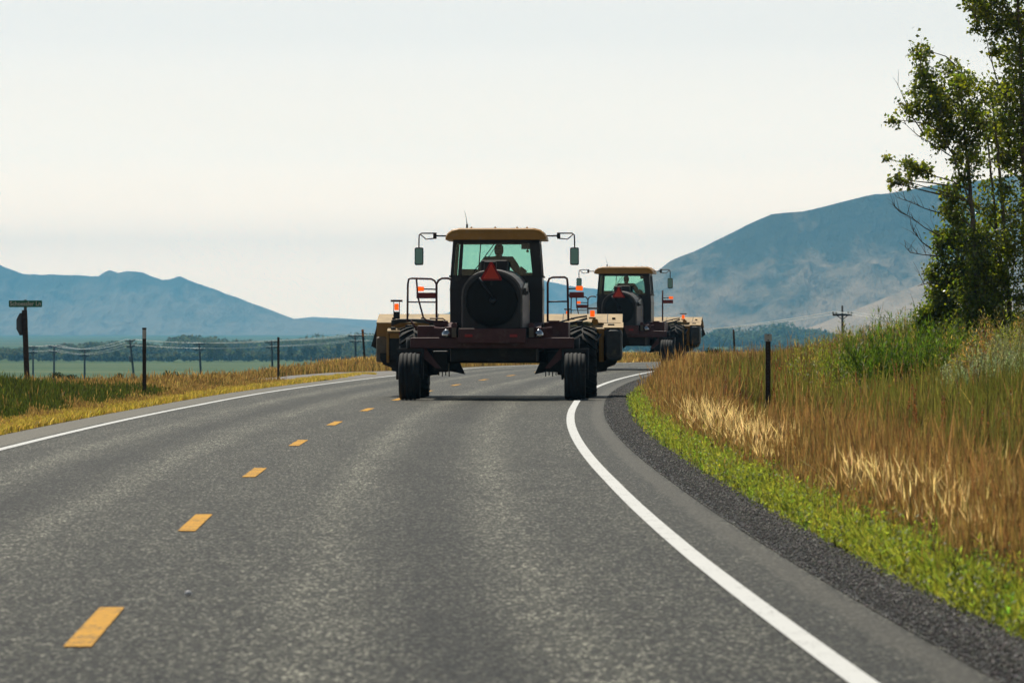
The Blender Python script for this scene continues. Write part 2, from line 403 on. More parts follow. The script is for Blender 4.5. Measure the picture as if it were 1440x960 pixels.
# road: one sheet whose UVs hold (normalised offset, distance)
NORM = [-4.35, -4.15, -3.4, -2.5, -1.7, -0.8, 0, 0.8, 1.75, 2.6, 3.5, 3.9, 4.3, 4.62]
def road_x(y, u):
    u = np.asarray(u, float); y = np.asarray(y, float)
    return rc(y) + np.where(u >= 0, np.where(u <= 3.5, u / 3.5 * wr(y), wr(y) + (u - 3.5)), np.where(u >= -3.4, u / 3.4 * wl(y), -wl(y) + (u + 3.4)))
def road_z(x, y): return base_z(x, y)
def make_road_mat():
    m, t, b = node_mat('asphalt')
    uv = N(t, 'ShaderNodeUVMap'); s = N(t, 'ShaderNodeSeparateXYZ'); t.links.new(uv.outputs[0], s.inputs[0])
    g = N(t, 'ShaderNodeNewGeometry'); P = g.outputs['Position']; u = s.outputs[0]
    mp = N(t, 'ShaderNodeMapping'); mp.inputs['Scale'].default_value = (1.0, 0.05, 1.0); t.links.new(uv.outputs[0], mp.inputs[0])
    streak = noise(t, mp.outputs[0], 2.2, 5, 0.6)
    patch = noise(t, P, 1.6, 8, 0.85)
    mpa = N(t, 'ShaderNodeMapping'); mpa.inputs['Scale'].default_value = (1.35, 0.36, 1.0); t.links.new(P, mpa.inputs[0]); PA = mpa.outputs[0]
    fine = noise(t, PA, 24, 8, 0.95)
    vo = N(t, 'ShaderNodeTexVoronoi'); vo.inputs['Scale'].default_value = 52; t.links.new(PA, vo.inputs['Vector'])
    vb = N(t, 'ShaderNodeTexVoronoi'); vb.inputs['Scale'].default_value = 23; t.links.new(PA, vb.inputs['Vector'])
    cs_ = N(t, 'ShaderNodeSeparateXYZ'); t.links.new(vo.outputs['Color'], cs_.inputs[0])
    cb_ = N(t, 'ShaderNodeSeparateXYZ'); t.links.new(vb.outputs['Color'], cb_.inputs[0])
    c = ramp(t, cs_.outputs[0], [(0.0, (0.010, 0.010, 0.008)), (0.45, (0.040, 0.040, 0.034)), (0.80, (0.085, 0.084, 0.070)), (0.88, (0.20, 0.195, 0.165)), (1.0, (0.34, 0.33, 0.29))])
    c = mixc(t, 0.75, c, ramp(t, cb_.outputs[0], [(0.0, 0.55), (0.5, 0.95), (1.0, 1.4)]), 'MULTIPLY')
    c = mixc(t, 0.8, c, ramp(t, fine, [(0.38, (0.50, 0.50, 0.45)), (0.62, (1.5, 1.5, 1.36))]), 'MULTIPLY')
    c = mixc(t, 0.55, c, ramp(t, streak, [(0.35, 0.6), (0.65, 1.3)]), 'MULTIPLY')
    c = mixc(t, 1.0, c, ramp(t, patch, [(0.36, 0.62), (0.64, 1.35)]), 'MULTIPLY')
    # wheel-polished tracks (lighter) and the oil strip of each lane (darker)
    au = math_(t, 'ABSOLUTE', u)
    lane = math_(t, 'ABSOLUTE', math_(t, 'SUBTRACT', au, 1.72))
    wob = math_(t, 'MULTIPLY', math_(t, 'SUBTRACT', noise(t, mp.outputs[0], 0.7, 3), 0.5), 0.5)
    lane2 = math_(t, 'ADD', lane, wob)
    trk = ramp(t, lane2, [(0.0, 0.36), (0.24, 0.58), (0.66, 1.65), (0.95, 0.8)])
    c = mixc(t, 0.85, c, trk, 'MULTIPLY')
    # dusty pale band on the right shoulder, darker loose chips outside it
    wb = math_(t, 'MULTIPLY', math_(t, 'SUBTRACT', noise(t, P, 0.6, 4), 0.5), 0.16)
    us = math_(t, 'ADD', u, wb)
    band = math_(t, 'SUBTRACT', 1, math_(t, 'MULTIPLY', math_(t, 'ABSOLUTE', math_(t, 'SUBTRACT', us, 3.93)), 8.0))
    band = math_(t, 'MAXIMUM', band, 0)
    band = math_(t, 'MULTIPLY', math_(t, 'MINIMUM', math_(t, 'MULTIPLY', band, 1.6), 1), math_(t, 'ADD', 0.35, noise(t, mp.outputs[0], 6, 4)))
    outer = math_(t, 'GREATER_THAN', math_(t, 'ADD', us, math_(t, 'MULTIPLY', math_(t, 'SUBTRACT', fine, 0.5), 0.3)), 4.07)
    inner = math_(t, 'MULTIPLY', math_(t, 'GREATER_THAN', us, 3.58), math_(t, 'LESS_THAN', us, 3.86))
    c = mixc(t, math_(t, 'MULTIPLY', inner, 0.35), c, (0.035, 0.035, 0.03))
    c = mixc(t, math_(t, 'MULTIPLY', outer, 0.95), c, ramp(t, fine, [(0.35, (0.006, 0.006, 0.006)), (0.52, (0.026, 0.025, 0.025)), (0.64, (0.12, 0.115, 0.11))]))
    c = mixc(t, math_(t, 'MINIMUM', band, 0.7), c, mixc(t, fine, (0.04, 0.038, 0.03), (0.16, 0.15, 0.125)))
    lsh = math_(t, 'LESS_THAN', us, -3.55)
    c = mixc(t, math_(t, 'MULTIPLY', lsh, 0.7), c, (0.20, 0.185, 0.15))
    t.links.new(c, b.inputs['Base Color'])
    b.inputs['Specular IOR Level'].default_value = 0.2
    t.links.new(ramp(t, fine, [(0.35, 0.8), (0.65, 0.42)]), b.inputs['Roughness'])
    h = math_(t, 'ADD', fine, math_(t, 'MULTIPLY', vo.outputs['Distance'], -0.4))
    bump(t, b, h, 0.9, 0.012)
make_road_mat()
def strip(name, m, u0, u1, y0, y1, dz, step=1.0, cols=2, jag=0.0):
    ys = np.arange(y0, y1 + 1e-6, step) if cols else None
    if ys[-1] < y1 - 1e-6: ys = np.append(ys, y1)
    us = np.linspace(u0, u1, cols)
    Y, U = np.meshgrid(ys, us, indexing='ij')
    X = road_x(Y, U); Z = road_z(X, Y) + dz
    return np.stack([X, Y, Z], -1), np.stack([U, Y], -1)
def make_road():
    ys = np.arange(-40, 330, 1.0); us = np.array(NORM)
    Y, U = np.meshgrid(ys, us, indexing='ij')
    X = road_x(Y, U); Z = road_z(X, Y)
    Z = Z - 0.05 * (U > 4.5) - 0.05 * (U < -4.25)
    o = grid_mesh('road', np.stack([X, Y, Z], -1), 'asphalt', uv=np.stack([U, Y], -1)); tag(o, kind='structure')
    def paint(name, c, thr):
        m, t, b = node_mat(name)
        g = N(t, 'ShaderNodeNewGeometry'); P = g.outputs['Position']
        uv = N(t, 'ShaderNodeUVMap')
        f = noise(t, P, 30, 6, 0.8); w = noise(t, P, 2.5, 4)
        wear = math_(t, 'GREATER_THAN', math_(t, 'ADD', math_(t, 'MULTIPLY', f, 0.7), math_(t, 'MULTIPLY', w, 0.3)), thr)
        cc = mixc(t, f, tuple(k * 0.86 for k in c), c)
        t.links.new(mixc(t, wear, cc, (0.09, 0.088, 0.08)), b.inputs['Base Color']); b.inputs['Roughness'].default_value = 0.8; b.inputs['Specular IOR Level'].default_value = 0.15
        bump(t, b, f, 0.5, 0.006)
    paint('paint_white', (0.72, 0.73, 0.72), 0.58); paint('paint_yellow', (0.68, 0.36, 0.055), 0.55)
    for nm, uc in (('edge_line', 3.5), ('edge_line', -3.4)):
        P, UV = strip(nm, None, uc - 0.062, uc + 0.062, -38, 325, 0.006, 0.5)
        o = grid_mesh(nm, P, 'paint_white', uv=UV); tag(o, kind='structure')
    rows = []; mb = MB()
    for k in range(-4, 15):
        s0 = 21.6 + 12.35 * k
        P, UV = strip('', None, -0.065, 0.065, s0, s0 + 3.05, 0.006, 0.61)
        P = P.reshape(-1, 3); n = len(P) // 2
        mb.add(P.tolist(), [(2 * i, 2 * i + 1, 2 * i + 3, 2 * i + 2) for i in range(n - 1)])
    o = mb.build('centre_line', 'paint_yellow'); o.data.uv_layers.new(name='UVMap'); tag(o, kind='structure')
make_road()

# gravel side road leaving to the left
def make_side_road():
    m, t, b = node_mat('gravel')
    g = N(t, 'ShaderNodeNewGeometry'); f = noise(t, g.outputs['Position'], 9, 6, 0.8)
    t.links.new(ramp(t, f, [(0.3, (0.10, 0.095, 0.09)), (0.7, (0.30, 0.28, 0.26))]), b.inputs['Base Color']); b.inputs['Roughness'].default_value = 0.9
    bump(t, b, f, 0.6, 0.02)
    cl = [(-3.6, 158), (-6.0, 146), (-8.4, 132), (-12, 124), (-18, 118), (-30, 113), (-60, 108), (-120, 100)]
    cx = np.array([p[0] for p in cl]); cy = np.array([p[1] for p in cl])
    tt = np.linspace(0, len(cl) - 1, 60); px = np.interp(tt, range(len(cl)), cx); py = np.interp(tt, range(len(cl)), cy)
    rows = []
    for i in range(60):
        j = min(i, 58); d = np.array([px[j + 1] - px[j], py[j + 1] - py[j]]); d /= np.linalg.norm(d); n = np.array([-d[1], d[0]])
        w = 3.0
        rows.append([[px[i] + n[0] * k * w, py[i] + n[1] * k * w] for k in (-1, -.5, 0, .5, 1)])
    A = np.array(rows); Z = np.maximum(terrain(A[..., 0], A[..., 1]), base_z(A[..., 0], A[..., 1]) * 0 - 1) + 0.05
    ins = (A[..., 0] > xl(A[..., 1]) - 0.9); Z = np.where(ins, -0.03, Z)
    o = grid_mesh('side_road', np.dstack([A, Z]), 'gravel'); tag(o, kind='structure')
make_side_road()

# ---------------------------------------------------------------- mountains
def fbm(x, y, seed, octs=6, ridged=False):
    """value noise fbm on arrays"""
    r = np.random.default_rng(seed); T = r.random((256, 256))
    out = np.zeros_like(x, float); a = 1.0; tot = 0
    for o in range(octs):
        xs = x * 2 ** o + 17.3 * o; ys = y * 2 ** o + 9.1 * o
        xi = np.floor(xs).astype(int); yi = np.floor(ys).astype(int); fx = xs - xi; fy = ys - yi
        fx = fx * fx * (3 - 2 * fx); fy = fy * fy * (3 - 2 * fy)
        g = lambda i, j: T[(xi + i) % 256, (yi + j) % 256]
        v = (g(0, 0) * (1 - fx) + g(1, 0) * fx) * (1 - fy) + (g(0, 1) * (1 - fx) + g(1, 1) * fx) * fy
        if ridged: v = 1 - np.abs(2 * v - 1)
        out += a * v; tot += a; a *= 0.5
    return out / tot
def make_mountain_mat(name, tan, sage, seed):
    m, t, b = node_mat(name)
    g = N(t, 'ShaderNodeNewGeometry'); P = g.outputs['Position']
    mp = N(t, 'ShaderNodeMapping'); mp.inputs['Scale'].default_value = (1, 0.30, 0.55); mp.inputs['Location'].default_value = (seed, seed, 0); t.links.new(P, mp.inputs[0])
    big = noise(t, mp.outputs[0], 0.005, 4, 0.5); sm = noise(t, mp.outputs[0], 0.022, 7, 0.62)
    f = math_(t, 'ADD', math_(t, 'MULTIPLY', big, 0.45), math_(t, 'MULTIPLY', sm, 0.55))
    sp = N(t, 'ShaderNodeSeparateXYZ'); t.links.new(P, sp.inputs[0])
    low = N(t, 'ShaderNodeMapRange'); low.inputs[1].default_value = -10; low.inputs[2].default_value = 130; low.inputs[3].default_value = 0.10; low.inputs[4].default_value = -0.065
    t.links.new(sp.outputs[2], low.inputs[0]); f = math_(t, 'ADD', f, low.outputs[0])
    t.links.new(ramp(t, f, [(0.42, sage), (0.50, tuple(.5 * (a + b) for a, b in zip(sage, tan))), (0.60, tan)]), b.inputs['Base Color'])
    b.inputs['Roughness'].default_value = 0.95; b.inputs['Specular IOR Level'].default_value = 0.05
    bump(t, b, sm, 1.0, 40.0)
make_mountain_mat('mountain_scrub', (0.30, 0.24, 0.17), (0.09, 0.095, 0.07), 5)
make_mountain_mat('hill_dry_grass', (0.38, 0.28, 0.19), (0.07, 0.075, 0.055), 33)
make_mountain_mat('foothill_grass', (0.50, 0.37, 0.26), (0.18, 0.15, 0.11), 12)

def make_mountain(name, ridge, D, run, m, seed, px0, px1, extra=None, spur=0.85, spx=130, cragg=0.05):
    pr = np.array([r[0] for r in ridge], float); pv = np.array([r[1] for r in ridge], float)
    px = np.linspace(px0, px1, 420); tt = np.concatenate([np.linspace(0, 1, 110), np.linspace(1.02, 2.2, 26)])
    T, PX = np.meshgrid(tt, px, indexing='ij')
    X = (PX - 720) / F * D
    H = (462 - np.interp(PX, pr, pv)) / F * D + CAMZ + 13.0       # ridge height above the valley floor
    n = fbm(X / spx + 50, T * 1.2 + 7, seed, 5, True)             # spurs and gullies run down the slope
    n2 = fbm(X / (spx * .3) + 20, T * 5 + 3, seed + 1, 5)
    up = np.clip(T, 0, 1)
    prof = up ** 1.25 * (0.62 + 0.38 * up)
    env = 4 * up * (1 - up)
    h = prof + env * (spur * (n - 0.62) + 0.12 * (n2 - 0.5)) * 0.9
    h = h + np.where(T > 1, -(T - 1) * 0.5, 0)
    crag = cragg * (fbm(X / 60 + 5, T * 0 + 2.2, seed + 4, 5) - 0.5) * np.exp(-((T - 1) / 0.12) ** 2)
    Z = -13.3 + H * np.clip(h + crag, -0.02, 1.2)
    Y = D + (T - 1) * run + run * 0.22 * (n - 0.5) * env + 0 * X
    o = grid_mesh(name, np.stack([X, Y, Z], -1), m); tag(o, kind='structure')
    return o
ridgeL = [(-400, 300), (-200, 335), (-60, 362), (0, 372), (35, 384), (60, 387), (100, 387), (138, 389), (146, 384), (154, 381), (165, 385), (180, 382), (200, 383), (215, 388), (230, 393), (240, 391), (252, 387), (265, 393), (300, 407), (350, 425), (385, 437), (405, 445), (413, 448), (600, 470), (760, 480)]
make_mountain('mountain_range', ridgeL, 12000, 900, 'mountain_scrub', 11, -420, 700, cragg=0.10)
ridgeM = [(-100, 440), (300, 446), (412, 448), (440, 445), (500, 448.5), (560, 451), (600, 446), (630, 440), (680, 415), (720, 396), (745, 392), (765, 395), (800, 402), (840, 407), (900, 420), (1000, 440), (1200, 455)]
make_mountain('mountain', ridgeM, 14200, 1100, 'mountain_scrub', 23, 250, 1200)
ridgeR = [(700, 470), (800, 440), (860, 415), (915, 388), (942, 368), (977, 353), (1016, 333), (1043, 320), (1067, 310), (1086, 302), (1129, 297.5), (1160, 290.5), (1199, 281), (1230, 273), (1269, 268), (1320, 261), (1440, 246), (1600, 240), (1900, 225)]
make_mountain('hill', ridgeR, 7000, 800, 'hill_dry_grass', 5, 700, 1900, spur=0.95, spx=230, cragg=0.03)
ridgeF = [(900, 476), (1080, 476), (1125, 467), (1160, 452), (1210, 432), (1260, 412), (1310, 392), (1440, 350), (1600, 320), (1900, 300)]
make_mountain('foothill', ridgeF, 5600, 500, 'foothill_grass', 41, 900, 1900, spur=0.2, spx=200, cragg=0.01)

# ---------------------------------------------------------------- haze
def make_haze():
    b = MB(); b.box(-6500, 6500, -90, 15800, -15.5, 285)
    m = bpy.data.materials.new('haze_air'); m.use_nodes = True; t = m.node_tree; t.nodes.clear()
    o = t.nodes.new('ShaderNodeOutputMaterial'); v = t.nodes.new('ShaderNodeVolumePrincipled')
    v.inputs['Color'].default_value = (0.22, 0.62, 1.0, 1); v.inputs['Density'].default_value = 0.000085
    v.inputs['Anisotropy'].default_value = 0.2
    t.links.new(v.outputs[0], o.inputs['Volume']); MATS['haze_air'] = m
    h = b.build('haze', 'haze_air'); tag(h, kind='stuff')
make_haze()


# ---------------------------------------------------------------- windrowers (self-propelled hay machines)
def arch(w, z0, z1, zt, n=14, cx=0.0):
    """hood outline: straight sides to z1, then a half ellipse to zt"""
    p = [(cx + w, z0), (cx + w, z1)]
    for i in range(1, n): a = math.pi * i / n; p.append((cx + w * math.cos(a), z1 + (zt - z1) * math.sin(a) ** 0.85))
    return p + [(cx - w, z1), (cx - w, z0)]
def rrect(x0, x1, z0, z1, r, n=4):
    p = []
    for cx, cz, a0 in ((x1 - r, z1 - r, 0), (x0 + r, z1 - r, 90), (x0 + r, z0 + r, 180), (x1 - r, z0 + r, 270)):
        for i in range(n + 1): a = R(a0 + 90 * i / n); p.append((cx + r * math.cos(a), cz + r * math.sin(a)))
    return p
def drive_wheel(parent, x, y):
    s = 1 if x > 0 else -1
    w = empty('front_wheel', (x, y, 0.72)); w.parent = parent
    def tyre(b):
        prof = [(0.40, -0.24), (0.52, -0.285), (0.62, -0.29), (0.675, -0.25), (0.69, -0.12), (0.695, 0), (0.69, 0.12), (0.675, 0.25), (0.62, 0.29), (0.52, 0.285), (0.40, 0.24)]
        b.lathe(prof, 48, 'x')
        n = 22
        for k in range(n):                       # chevron lugs
            for sd_ in (-1, 1):
                a0 = 2 * math.pi * (k + (0.5 if sd_ > 0 else 0)) / n
                pts_o, pts_i = [], []
                for i in range(4):
                    t = i / 3; xx = sd_ * (0.015 + 0.28 * t); a = a0 + 0.30 * t; rr = 0.735 - 0.045 * t ** 2
                    for lst, r_ in ((pts_o, rr), (pts_i, 0.67 - 0.02 * t)):
                        for da in (-0.032, 0.032): lst.append((xx, r_ * math.cos(a + da), r_ * math.sin(a + da)))
                rings = [[pts_i[2 * i], pts_i[2 * i + 1], pts_o[2 * i + 1], pts_o[2 * i]] for i in range(4)]
                b.loft(rings)
    part('tyre', 'rubber', w, tyre)
    part('rim', 'yellow_paint', w, lambda b: b.lathe([(0.05, s * 0.10), (0.30, s * 0.08), (0.36, s * 0.20), (0.41, s * 0.235), (0.41, -s * 0.235), (0.3, -s * 0.1), (0.05, -s * 0.1)], 32, 'x'))
    return w
def caster(parent, x, y):
    w = empty('caster_wheel', (x, y, 0.465)); w.parent = parent
    def tyre(b):
        prof = [(0.23, -0.15), (0.34, -0.20), (0.41, -0.205), (0.445, -0.19)]
        xs = [-0.155, -0.12, -0.115, -0.09, -0.085, -0.045, -0.04, -0.015, 0.015, 0.04, 0.045, 0.085, 0.09, 0.115, 0.12, 0.155]
        for i, q in enumerate(xs):
            gro = (i // 2) % 2 == 1
            prof.append(((0.452 if gro else 0.468) - 0.35 * q * q, q))
        prof += [(0.445, 0.19), (0.41, 0.205), (0.34, 0.20), (0.23, 0.15)]
        b.lathe(prof, 40, 'x')
    part('tyre', 'rubber', w, tyre)
    part('rim', 'yellow_paint', w, lambda b: b.lathe([(0.04, -0.16), (0.22, -0.14), (0.24, -0.155), (0.24, 0.155), (0.22, 0.14), (0.04, 0.16)], 24, 'x'))
    return w
def make_windrower(name, rail='hoop'):
    t = empty(name)
    P = lambda nm, m, fn, par=None: part(nm, m, par or t, fn)
    for x in (-1.70, 1.72): drive_wheel(t, x, 0)
    for x in (-1.62, 1.62): caster(t, x, -3.8)
    # caster yokes: vertical pivot, leg plates beside the wheel
    for s in (-1, 1):
        def yoke(b):
            x = s * 1.62
            b.tube([(x, -3.45, 0.95), (x, -3.45, 1.22)], 0.09, 12)
            b.box(x - 0.27, x + 0.27, -3.72, -3.35, 0.94, 1.01)
            for q in (-1, 1):
                b.prism_x([(-3.72, 0.98), (-3.40, 0.98), (-3.66, 0.44), (-3.86, 0.40), (-3.9, 0.5)], x + q * 0.245 - 0.02, x + q * 0.245 + 0.02)
            b.tube([(x - 0.27, -3.8, 0.465), (x + 0.27, -3.8, 0.465)], 0.035, 10)
        P('caster_yoke', 'black_metal', yoke)
    def frame(b):
        b.box(-1.62, 1.60, -3.62, -3.32, 1.01, 1.225, bev=0.02)            # rear walking beam
        for s in (-1, 1):
            b.prism_x([(-3.45, 1.06), (-3.45, 1.4), (-0.9, 1.55), (0.3, 1.3), (0.3, 0.9), (-1.0, 0.98)], s * 0.86 - 0.08, s * 0.86 + 0.08)
            b.prism_y([(s * 1.6, 1.01), (s * 1.32, 1.01), (s * 1.02, 0.62), (s * 1.12, 0.62)], -3.55, -3.40)
            b.box(s * 1.30 - 0.1, s * 1.30 + 0.1, -3.3, -1.4, 1.05, 1.2, bev=0.01)
            b.prism_y([(s * 0.80, 1.225), (s * 1.22, 1.225), (s * 1.08, 1.30), (s * 1.0, 1.42), (s * 0.92, 1.30)], -3.55, -3.5)
        b.box(-0.75, 0.75, -3.3, -1.2, 1.06, 1.12)
    P('frame', 'maroon_paint', frame)
    def wb(b):
        b.box(-0.66, 0.66, -3.98, -3.63, 1.115, 1.405, bev=0.015)
        for x in (-0.55, 0.55): b.box(x - 0.02, x + 0.02, -3.985, -3.979, 1.14, 1.18)
    rb = P('rear_box', 'maroon_paint', wb)
    for x in (-0.46, 0.42): P('reflector', 'red_reflector', lambda b: b.box(x - 0.075, x + 0.075, -3.995, -3.982, 1.235, 1.29, bev=0.004), rb)
    for s in (-1, 1):
        def side_units(b):
            b.box(s * 0.90 - 0.12, s * 0.90 + 0.12, -3.58, -3.2, 1.23, 1.42, bev=0.01)
            b.tube([(s * 0.76, -3.6, 1.46), (s * 0.76, -3.45, 1.46)], 0.06, 10)
            b.tube([(s * 0.76, -3.6, 1.42), (s * 1.0, -3.6, 1.40), (s * 1.15, -3.4, 1.42)], 0.02, 6)
        P('mounting_bracket', 'maroon_paint', side_units)
    for x in (-0.76, 0.76): P('mud_plate', 'taupe_panel', lambda b: b.box(x - 0.045, x + 0.045, -3.66, -3.64, 1.23, 1.42))
    for x in (-0.91, 0.91):
        P('work_lamp', 'chrome', lambda b: b.lathe([(0.001, 0.10), (0.045, 0.09), (0.085, 0.03), (0.09, -0.01), (0.09, -0.05), (0.05, -0.06)], 16, 'z', (x, -3.66, 1.29)))
    # black axle housing and drive under the machine
    def axle(b):
        b.box(-1.42, 1.42, -0.28, 0.28, 0.70, 1.02, bev=0.03)
        b.box(-0.85, 0.85, -3.2, -0.3, 0.74, 1.055, bev=0.03)
        for s in (-1, 1):
            b.lathe([(0.05, s * 1.2), (0.26, s * 1.21), (0.28, s * 1.45), (0.2, s * 1.46)], 20, 'x', (0, 0, 0.72))
            b.box(s * 1.16 - 0.16, s * 1.16 + 0.16, -0.5, 0.3, 0.52, 0.95, bev=0.03)
            for k in range(4): b.tube([(s * (0.98 + 0.07 * k), -0.4, 0.56), (s * (0.98 + 0.07 * k), -0.4, 0.43 + 0.02 * (k % 2))], 0.012, 6)
    P('axle', 'black_metal', axle)
    # ---- engine hood
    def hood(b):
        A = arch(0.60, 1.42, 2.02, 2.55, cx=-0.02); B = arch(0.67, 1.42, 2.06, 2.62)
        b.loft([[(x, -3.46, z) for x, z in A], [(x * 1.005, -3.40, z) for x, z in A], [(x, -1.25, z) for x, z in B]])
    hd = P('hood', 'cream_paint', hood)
    def shroud(b):
        A = arch(0.565, 1.42, 2.02, 2.505, cx=-0.02); 
        b.loft([[(x, -3.50, z) for x, z in A], [(x, -3.455, z) for x, z in A]])
    P('rear_shroud', 'dark_body', shroud, hd)
    P('radiator_screen', 'screen_mesh', lambda b: b.lathe([(0.001, -3.525), (0.30, -3.53), (0.495, -3.52), (0.51, -3.50)], 48, 'y', (-0.02, 0, 1.945)), hd)
    def ring(b):
        for k in range(48):
            pass
        pts = [(-0.02 + 0.515 * math.cos(a), -3.515, 1.945 + 0.515 * math.sin(a)) for a in np.linspace(0, 2 * math.pi, 49)]
        b.tube(pts, 0.013, 6)
    P('screen_ring', 'black_metal', ring, hd)
    def arm(b):
        b.tube([(-0.27, -3.545, 2.40), (0.0, -3.56, 1.98)], 0.028, 8); b.lathe([(0.001, -3.58), (0.06, -3.575), (0.075, -3.53)], 16, 'y', (0.0, 0, 1.94))
    P('screen_wand', 'dark_body', arm, hd)
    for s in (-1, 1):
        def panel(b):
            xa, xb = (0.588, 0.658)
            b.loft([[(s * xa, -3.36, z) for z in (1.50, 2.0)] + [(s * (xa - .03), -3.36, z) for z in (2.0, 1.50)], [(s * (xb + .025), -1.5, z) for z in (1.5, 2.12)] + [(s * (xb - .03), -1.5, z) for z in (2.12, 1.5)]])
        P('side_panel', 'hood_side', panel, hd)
    def lath(b):
        for k in range(5): b.box(0.595, 0.69, -3.30 + k * 0.09, -3.26 + k * 0.09, 2.08, 2.14)
        b.prism_x([(-3.38, 2.06), (-3.38, 2.20), (-1.7, 2.34), (-1.7, 2.16)], 0.60, 0.655)
    P('vent_panel', 'dark_body', lath, hd)
    # round emblem on the right side panel: blue leaf and yellow leaf
    def leaf(b, flip, rad):
        pts = []
        for i in range(13):
            a = R(-60 + 130 * i / 12) + (math.pi if flip else 0)
            pts.append((rad * math.cos(a), rad * math.sin(a)))
        for i in range(12, -1, -1):
            a = R(-60 + 130 * i / 12) + (math.pi if flip else 0)
            pts.append((rad * 0.55 * math.cos(a) + (0.02 if not flip else -0.02), rad * 0.8 * math.sin(a)))
        b.loft([[(0.700, -2.55 + u * 1.6, 1.85 + w) for u, w in pts], [(0.704, -2.55 + u * 1.6, 1.85 + w) for u, w in pts]])
    P('emblem', 'blue_emblem', lambda b: leaf(b, False, 0.15), hd)
    P('emblem', 'yellow_emblem', lambda b: leaf(b, True, 0.15), hd)
    P('intake_box', 'black_metal', lambda b: b.box(-0.28, 0.26, -2.3, -1.6, 2.50, 2.76, bev=0.03), hd)
    # ---- cab
    cb = empty('cab', (0, 0, 0)); cb.parent = t
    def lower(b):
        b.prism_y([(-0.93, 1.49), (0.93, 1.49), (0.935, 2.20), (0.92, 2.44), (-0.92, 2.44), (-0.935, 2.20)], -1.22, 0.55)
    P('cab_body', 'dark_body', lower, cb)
    def trim(b):
        b.box(-0.95, 0.95, -1.235, 0.56, 2.435, 2.47); b.box(-0.945, 0.945, -1.232, 0.5, 2.18, 2.19)
    P('cab_sill', 'black_metal', trim, cb)
    def pillars(b):
        def pil(x0b, x1b, x0t, x1t, y0, y1, z0=2.46, z1=3.19):
            b.loft([[(x0b, y0, z0), (x1b, y0, z0), (x1b, y1, z0), (x0b, y1, z0)], [(x0t, y0, z1), (x1t, y0, z1), (x1t, y1, z1), (x0t, y1, z1)]])
        pil(0.73, 0.925, 0.655, 0.87, -1.22, -1.02); pil(-0.775, -0.70, -0.72, -0.655, -1.22, -1.12); pil(-0.925, -0.86, -0.87, -0.80, -1.20, -1.05)
        for s in (-1, 1): pil(s * 0.925, s * 0.85, s * 0.87, s * 0.80, 0.44, 0.56); pil(s * 0.925, s * 0.885, s * 0.87, s * 0.83, -0.38, -0.30)
        b.box(-0.87, 0.87, -1.22, -1.10, 3.115, 3.20); b.box(-0.87, 0.87, 0.44, 0.55, 3.12, 3.20)
        b.box(-0.87, -0.82, -1.1, 0.44, 3.12, 3.2); b.box(0.82, 0.87, -1.1, 0.44, 3.12, 3.2)
    P('cab_pillar', 'dark_body', pillars, cb)
    def gl(y):
        return lambda b: b.loft([[(-0.92, y, 2.47), (0.92, y, 2.47), (0.92, y + .008, 2.47), (-0.92, y + .008, 2.47)], [(-0.86, y, 3.12), (0.86, y, 3.12), (0.86, y + .008, 3.12), (-0.86, y + .008, 3.12)]])
    P('rear_window', 'glass', gl(-1.165), cb); P('windscreen', 'glass', gl(0.50), cb)
    for s in (-1, 1):
        P('side_window', 'glass', lambda b: b.loft([[(s * 0.905, -1.05, 2.47), (s * 0.905, 0.44, 2.47), (s * 0.897, 0.44, 2.47), (s * 0.897, -1.05, 2.47)], [(s * 0.852, -1.05, 3.12), (s * 0.852, 0.44, 3.12), (s * 0.844, 0.44, 3.12), (s * 0.844, -1.05, 3.12)]]), cb)
    def roof(b):
        prof = [(-1.02, 3.185), (1.02, 3.185), (1.015, 3.25), (0.97, 3.33), (0.88, 3.395), (0.76, 3.425), (-0.76, 3.425), (-0.88, 3.395), (-0.97, 3.33), (-1.015, 3.25)]
        def ring(sx, y, dz=0): return [(x * sx, y, z if z < 3.2 else 3.185 + (z - 3.185) * dz) for x, z in prof]
        b.loft([ring(0.95, -1.50, 0.55), ring(0.985, -1.47, 0.86), ring(1.0, -1.38, 0.98), ring(1.0, -0.4, 1.05), ring(1.0, 0.6, 0.98), ring(0.95, 0.85, 0.5)])
    rf = P('roof', 'yellow_paint', roof, cb)
    for x in (-0.5, -0.02, 0.42, 0.62): P('roof_bolt', 'yellow_paint', lambda b: b.lathe([(0.022, 3.41), (0.022, 3.445), (0.001, 3.452)], 8, 'z', (x, -1.2, 0)), cb)
    P('antenna', 'black_metal', lambda b: (b.lathe([(0.02, 3.42), (0.02, 3.50), (0.006, 3.52)], 8, 'z', (-0.60, -0.9, 0)), b.tube([(-0.60, -0.9, 3.5), (-0.615, -0.9, 3.62), (-0.65, -0.9, 3.78)], [0.008, 0.006, 0.004], 6)), t)
    # inside the cab
    def seat(b):
        b.loft([[(x, -0.62 - 0.02 * (q), z) for x, z in rrect(-0.22, 0.22, 1.95, 2.62, 0.09)] for q in (0, 6)])
        b.box(-0.27, 0.27, -0.60, 0.0, 1.86, 1.98, bev=0.04); b.box(-0.2, 0.2, -0.5, -0.05, 1.50, 1.86)
    P('driver_seat', 'seat_cloth', seat, cb)
    P('console', 'black_metal', lambda b: b.box(-0.74, -0.38, -1.0, -0.65, 2.44, 2.60, bev=0.015), cb)
    def con(b):
        b.box(0.34, 0.52, -0.35, 0.1, 1.6, 2.45, bev=0.03); b.box(0.52, 0.78, -0.9, -0.4, 2.44, 2.53, bev=0.02)
        b.box(0.40, 0.56, -0.1, 0.0, 2.46, 2.64, rot=Matrix.Rotation(R(38), 3, 'Y')); b.tube([(0.35, -0.25, 2.3), (0.36, -0.25, 2.52)], 0.02, 8)
    P('console', 'black_metal', con, cb)
